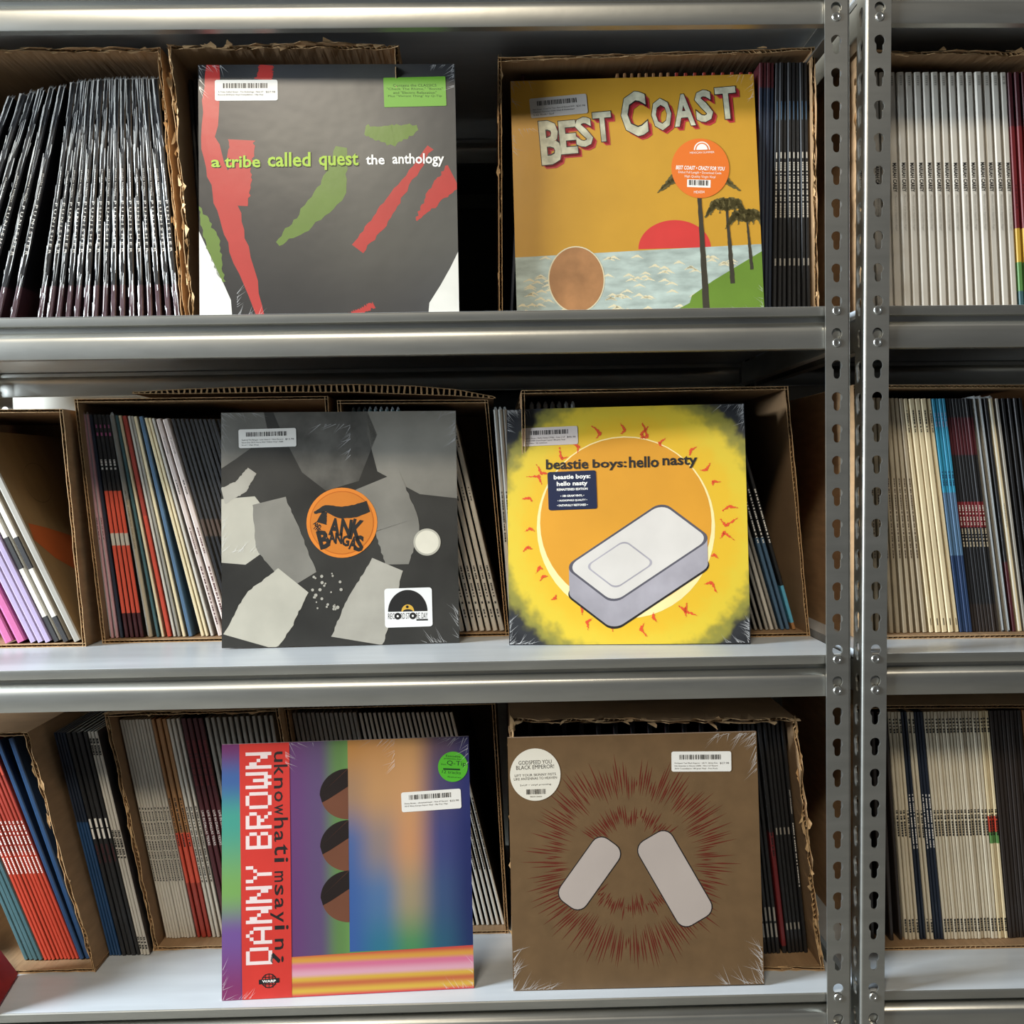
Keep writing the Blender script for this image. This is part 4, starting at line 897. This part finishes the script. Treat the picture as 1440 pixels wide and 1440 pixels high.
D.price(0.842, 0.253, 0.243, 0.079, 0.03, ['Danny Brown - uknowhatimsayin - New LP Record', '2019 Warp Europe Import Vinyl - Hip Hop / Rap'], '$23.98')
mb = MB(); D.disc(mb, 0.933, 0.121, 0.061, mat('lime_round_sticker', '#4ca827', 0.45), 7); h = D.build(mb, 'hype_sticker', 'round lime green sticker')
mb = MB(); gk = mat('dark_green_ink', '#0d3a12', 0.5)
for t, uu0, uu1, v0, v1 in (('Executive', .905, .965, .074, .083), ('production from', .897, .972, .086, .094), ('from', .885, .905, .106, .113), ('Q-Tip', .908, .988, .098, .122), ('12 tracks', .888, .965, .137, .149), ('features', .910, .965, .160, .166)): D.text(mb, t, uu0, v0, uu1, v1, gk, 8, tilt=-0.1)
D.poly(mb, [(.893, .125), (.962, .130), (.962, .137), (.893, .132)], gk, 8); D.build(mb, 'sticker_print', None, h)
D.creases([(0.25, 0), (0.7, 0), (1, 0), (0, 1), (1, 1)], 16, 0.12, 10)

# --- G: brown cover, plain red sunburst rings and two pale blocks
G = Album('G', 'brown album with red sunburst and pale blocks, bottom shelf', pm('kraft_brown', '#675036', noise=(40, 0.10)), mat('sleeve_edge_brown', '#a8917c', 0.6), 0.006)
mb = MB(); rust = pm('rust_red', '#5e2317')
for ring, (ra, rb, n, rr) in enumerate(((0.270, 0.385, 200, 0.06), (0.150, 0.210, 140, 0.03))):
    for k in range(n):
        a = 2 * math.pi * k / n + G.r.uniform(-0.01, 0.01)
        if ring == 1 and (0.25 < abs(math.cos(a)) and abs(math.sin(a)) < 0.55): continue
        p = ra + G.r.uniform(-0.03, 0.03); q = rb + G.r.uniform(-rr, rr); w = 0.0030; nx, ny = -math.sin(a) * w, math.cos(a) * w; m_ = (p + q) / 2
        c0, c1 = 0.482, 0.505
        G.poly(mb, [(c0 + math.cos(a) * p, c1 + math.sin(a) * p), (c0 + math.cos(a) * m_ + nx, c1 + math.sin(a) * m_ + ny), (c0 + math.cos(a) * q, c1 + math.sin(a) * q), (c0 + math.cos(a) * m_ - nx, c1 + math.sin(a) * m_ - ny)], rust, 1)
ob = G.build(mb, 'sunburst_print', 'rings of thin rust-red strokes'); ob['kind'] = 'stuff'
mb = MB(); pl = pm('pale_mauve', '#ab9f97', noise=(9, 0.06))
for cu, cv, ru, rv, tl in ((0.315, 0.545, 0.165, 0.066, -0.92), (0.655, 0.575, 0.205, 0.080, 1.07)):
    G.rrect(mb, cu, cv, 2 * ru - 0.02, 2 * rv, 0.045, ink, 2, tl); G.rrect(mb, cu, cv, 2 * ru - 0.028, 2 * rv - 0.008, 0.042, pl, 3, tl)
G.build(mb, 'cover_print', 'two plain pale tilted rounded blocks')
G.price(0.775, 0.113, 0.240, 0.080, -0.02, ['Godspeed You! Black Emperor - Lift Yr. Skinny Fists', 'Like Antennas to Heaven (2000) - New 2 LP Record', '2010 Constellation 180 gram Vinyl - Post Rock'], '$27.98')
mb = MB(); G.disc(mb, 0.108, 0.148, 0.101, mat('ivory_sticker', '#d5cfc0', 0.5), 7, rv=0.104); h = G.build(mb, 'hype_sticker', 'round ivory sticker with typewriter lettering')
mb = MB()
for t, w, v0, v1 in (('GODSPEED YOU', .132, .091, .107), ('BLACK EMPEROR!', .152, .110, .126), ('LIFT YOUR SKINNY FISTS', .165, .144, .154), ('LIKE ANTENNAS TO HEAVEN', .172, .158, .168), ('2xLP • vinyl pressing', .125, .185, .193)): G.text(mb, t, .108 - w / 2, v0, .108 + w / 2, v1, ink, 8, tilt=0.02)
G.barcode(mb, .07, .206, .148, .226, 8, 0.01, n=22); G.text(mb, 'MADE IN CANADA', .085, .233, .133, .238, ink, 8); G.build(mb, 'sticker_print', None, h)
G.creases([(1, 0), (0, 1), (1, 1)], 40, 0.16, 12)

# --- the red sleeve cut off by the left edge of the photograph
def cut_off_sleeve():
    p = at_y(0, 0, 0); z = DECK[2] + 0.0006
    def atz(u, v):
        d = ray(u, v); return CP + d * ((z - CP[2]) / d[2])
    a, b = atz(22, 1372), atz(0, 1408); d = a - b; d /= np.linalg.norm(d)
    root = empty('album_cover'); tag(root, 'small glossy red sleeve cut off by left edge, bottom shelf', 'album', 'albums displayed cover forward')
    M = Matrix.Identity(4); w = -d; u = np.array([-0.52 * d[1], 0.52 * d[0], 0.854]); bk = np.cross(u, w)
    for k, v in enumerate((w, bk, u)):
        for j in range(3): M[j][k] = v[j]
    M.translation = Vector(a); root.matrix_world = M
    mb = MB(); rm = pm('sleeve_red', '#a32832', noise=(9, 0.4)); n = LP
    mb.box((0, 0, 0), (0.100, 0.004, 0.175), rm); mb.build('sleeve', root)
    return root
cut_off_sleeve()
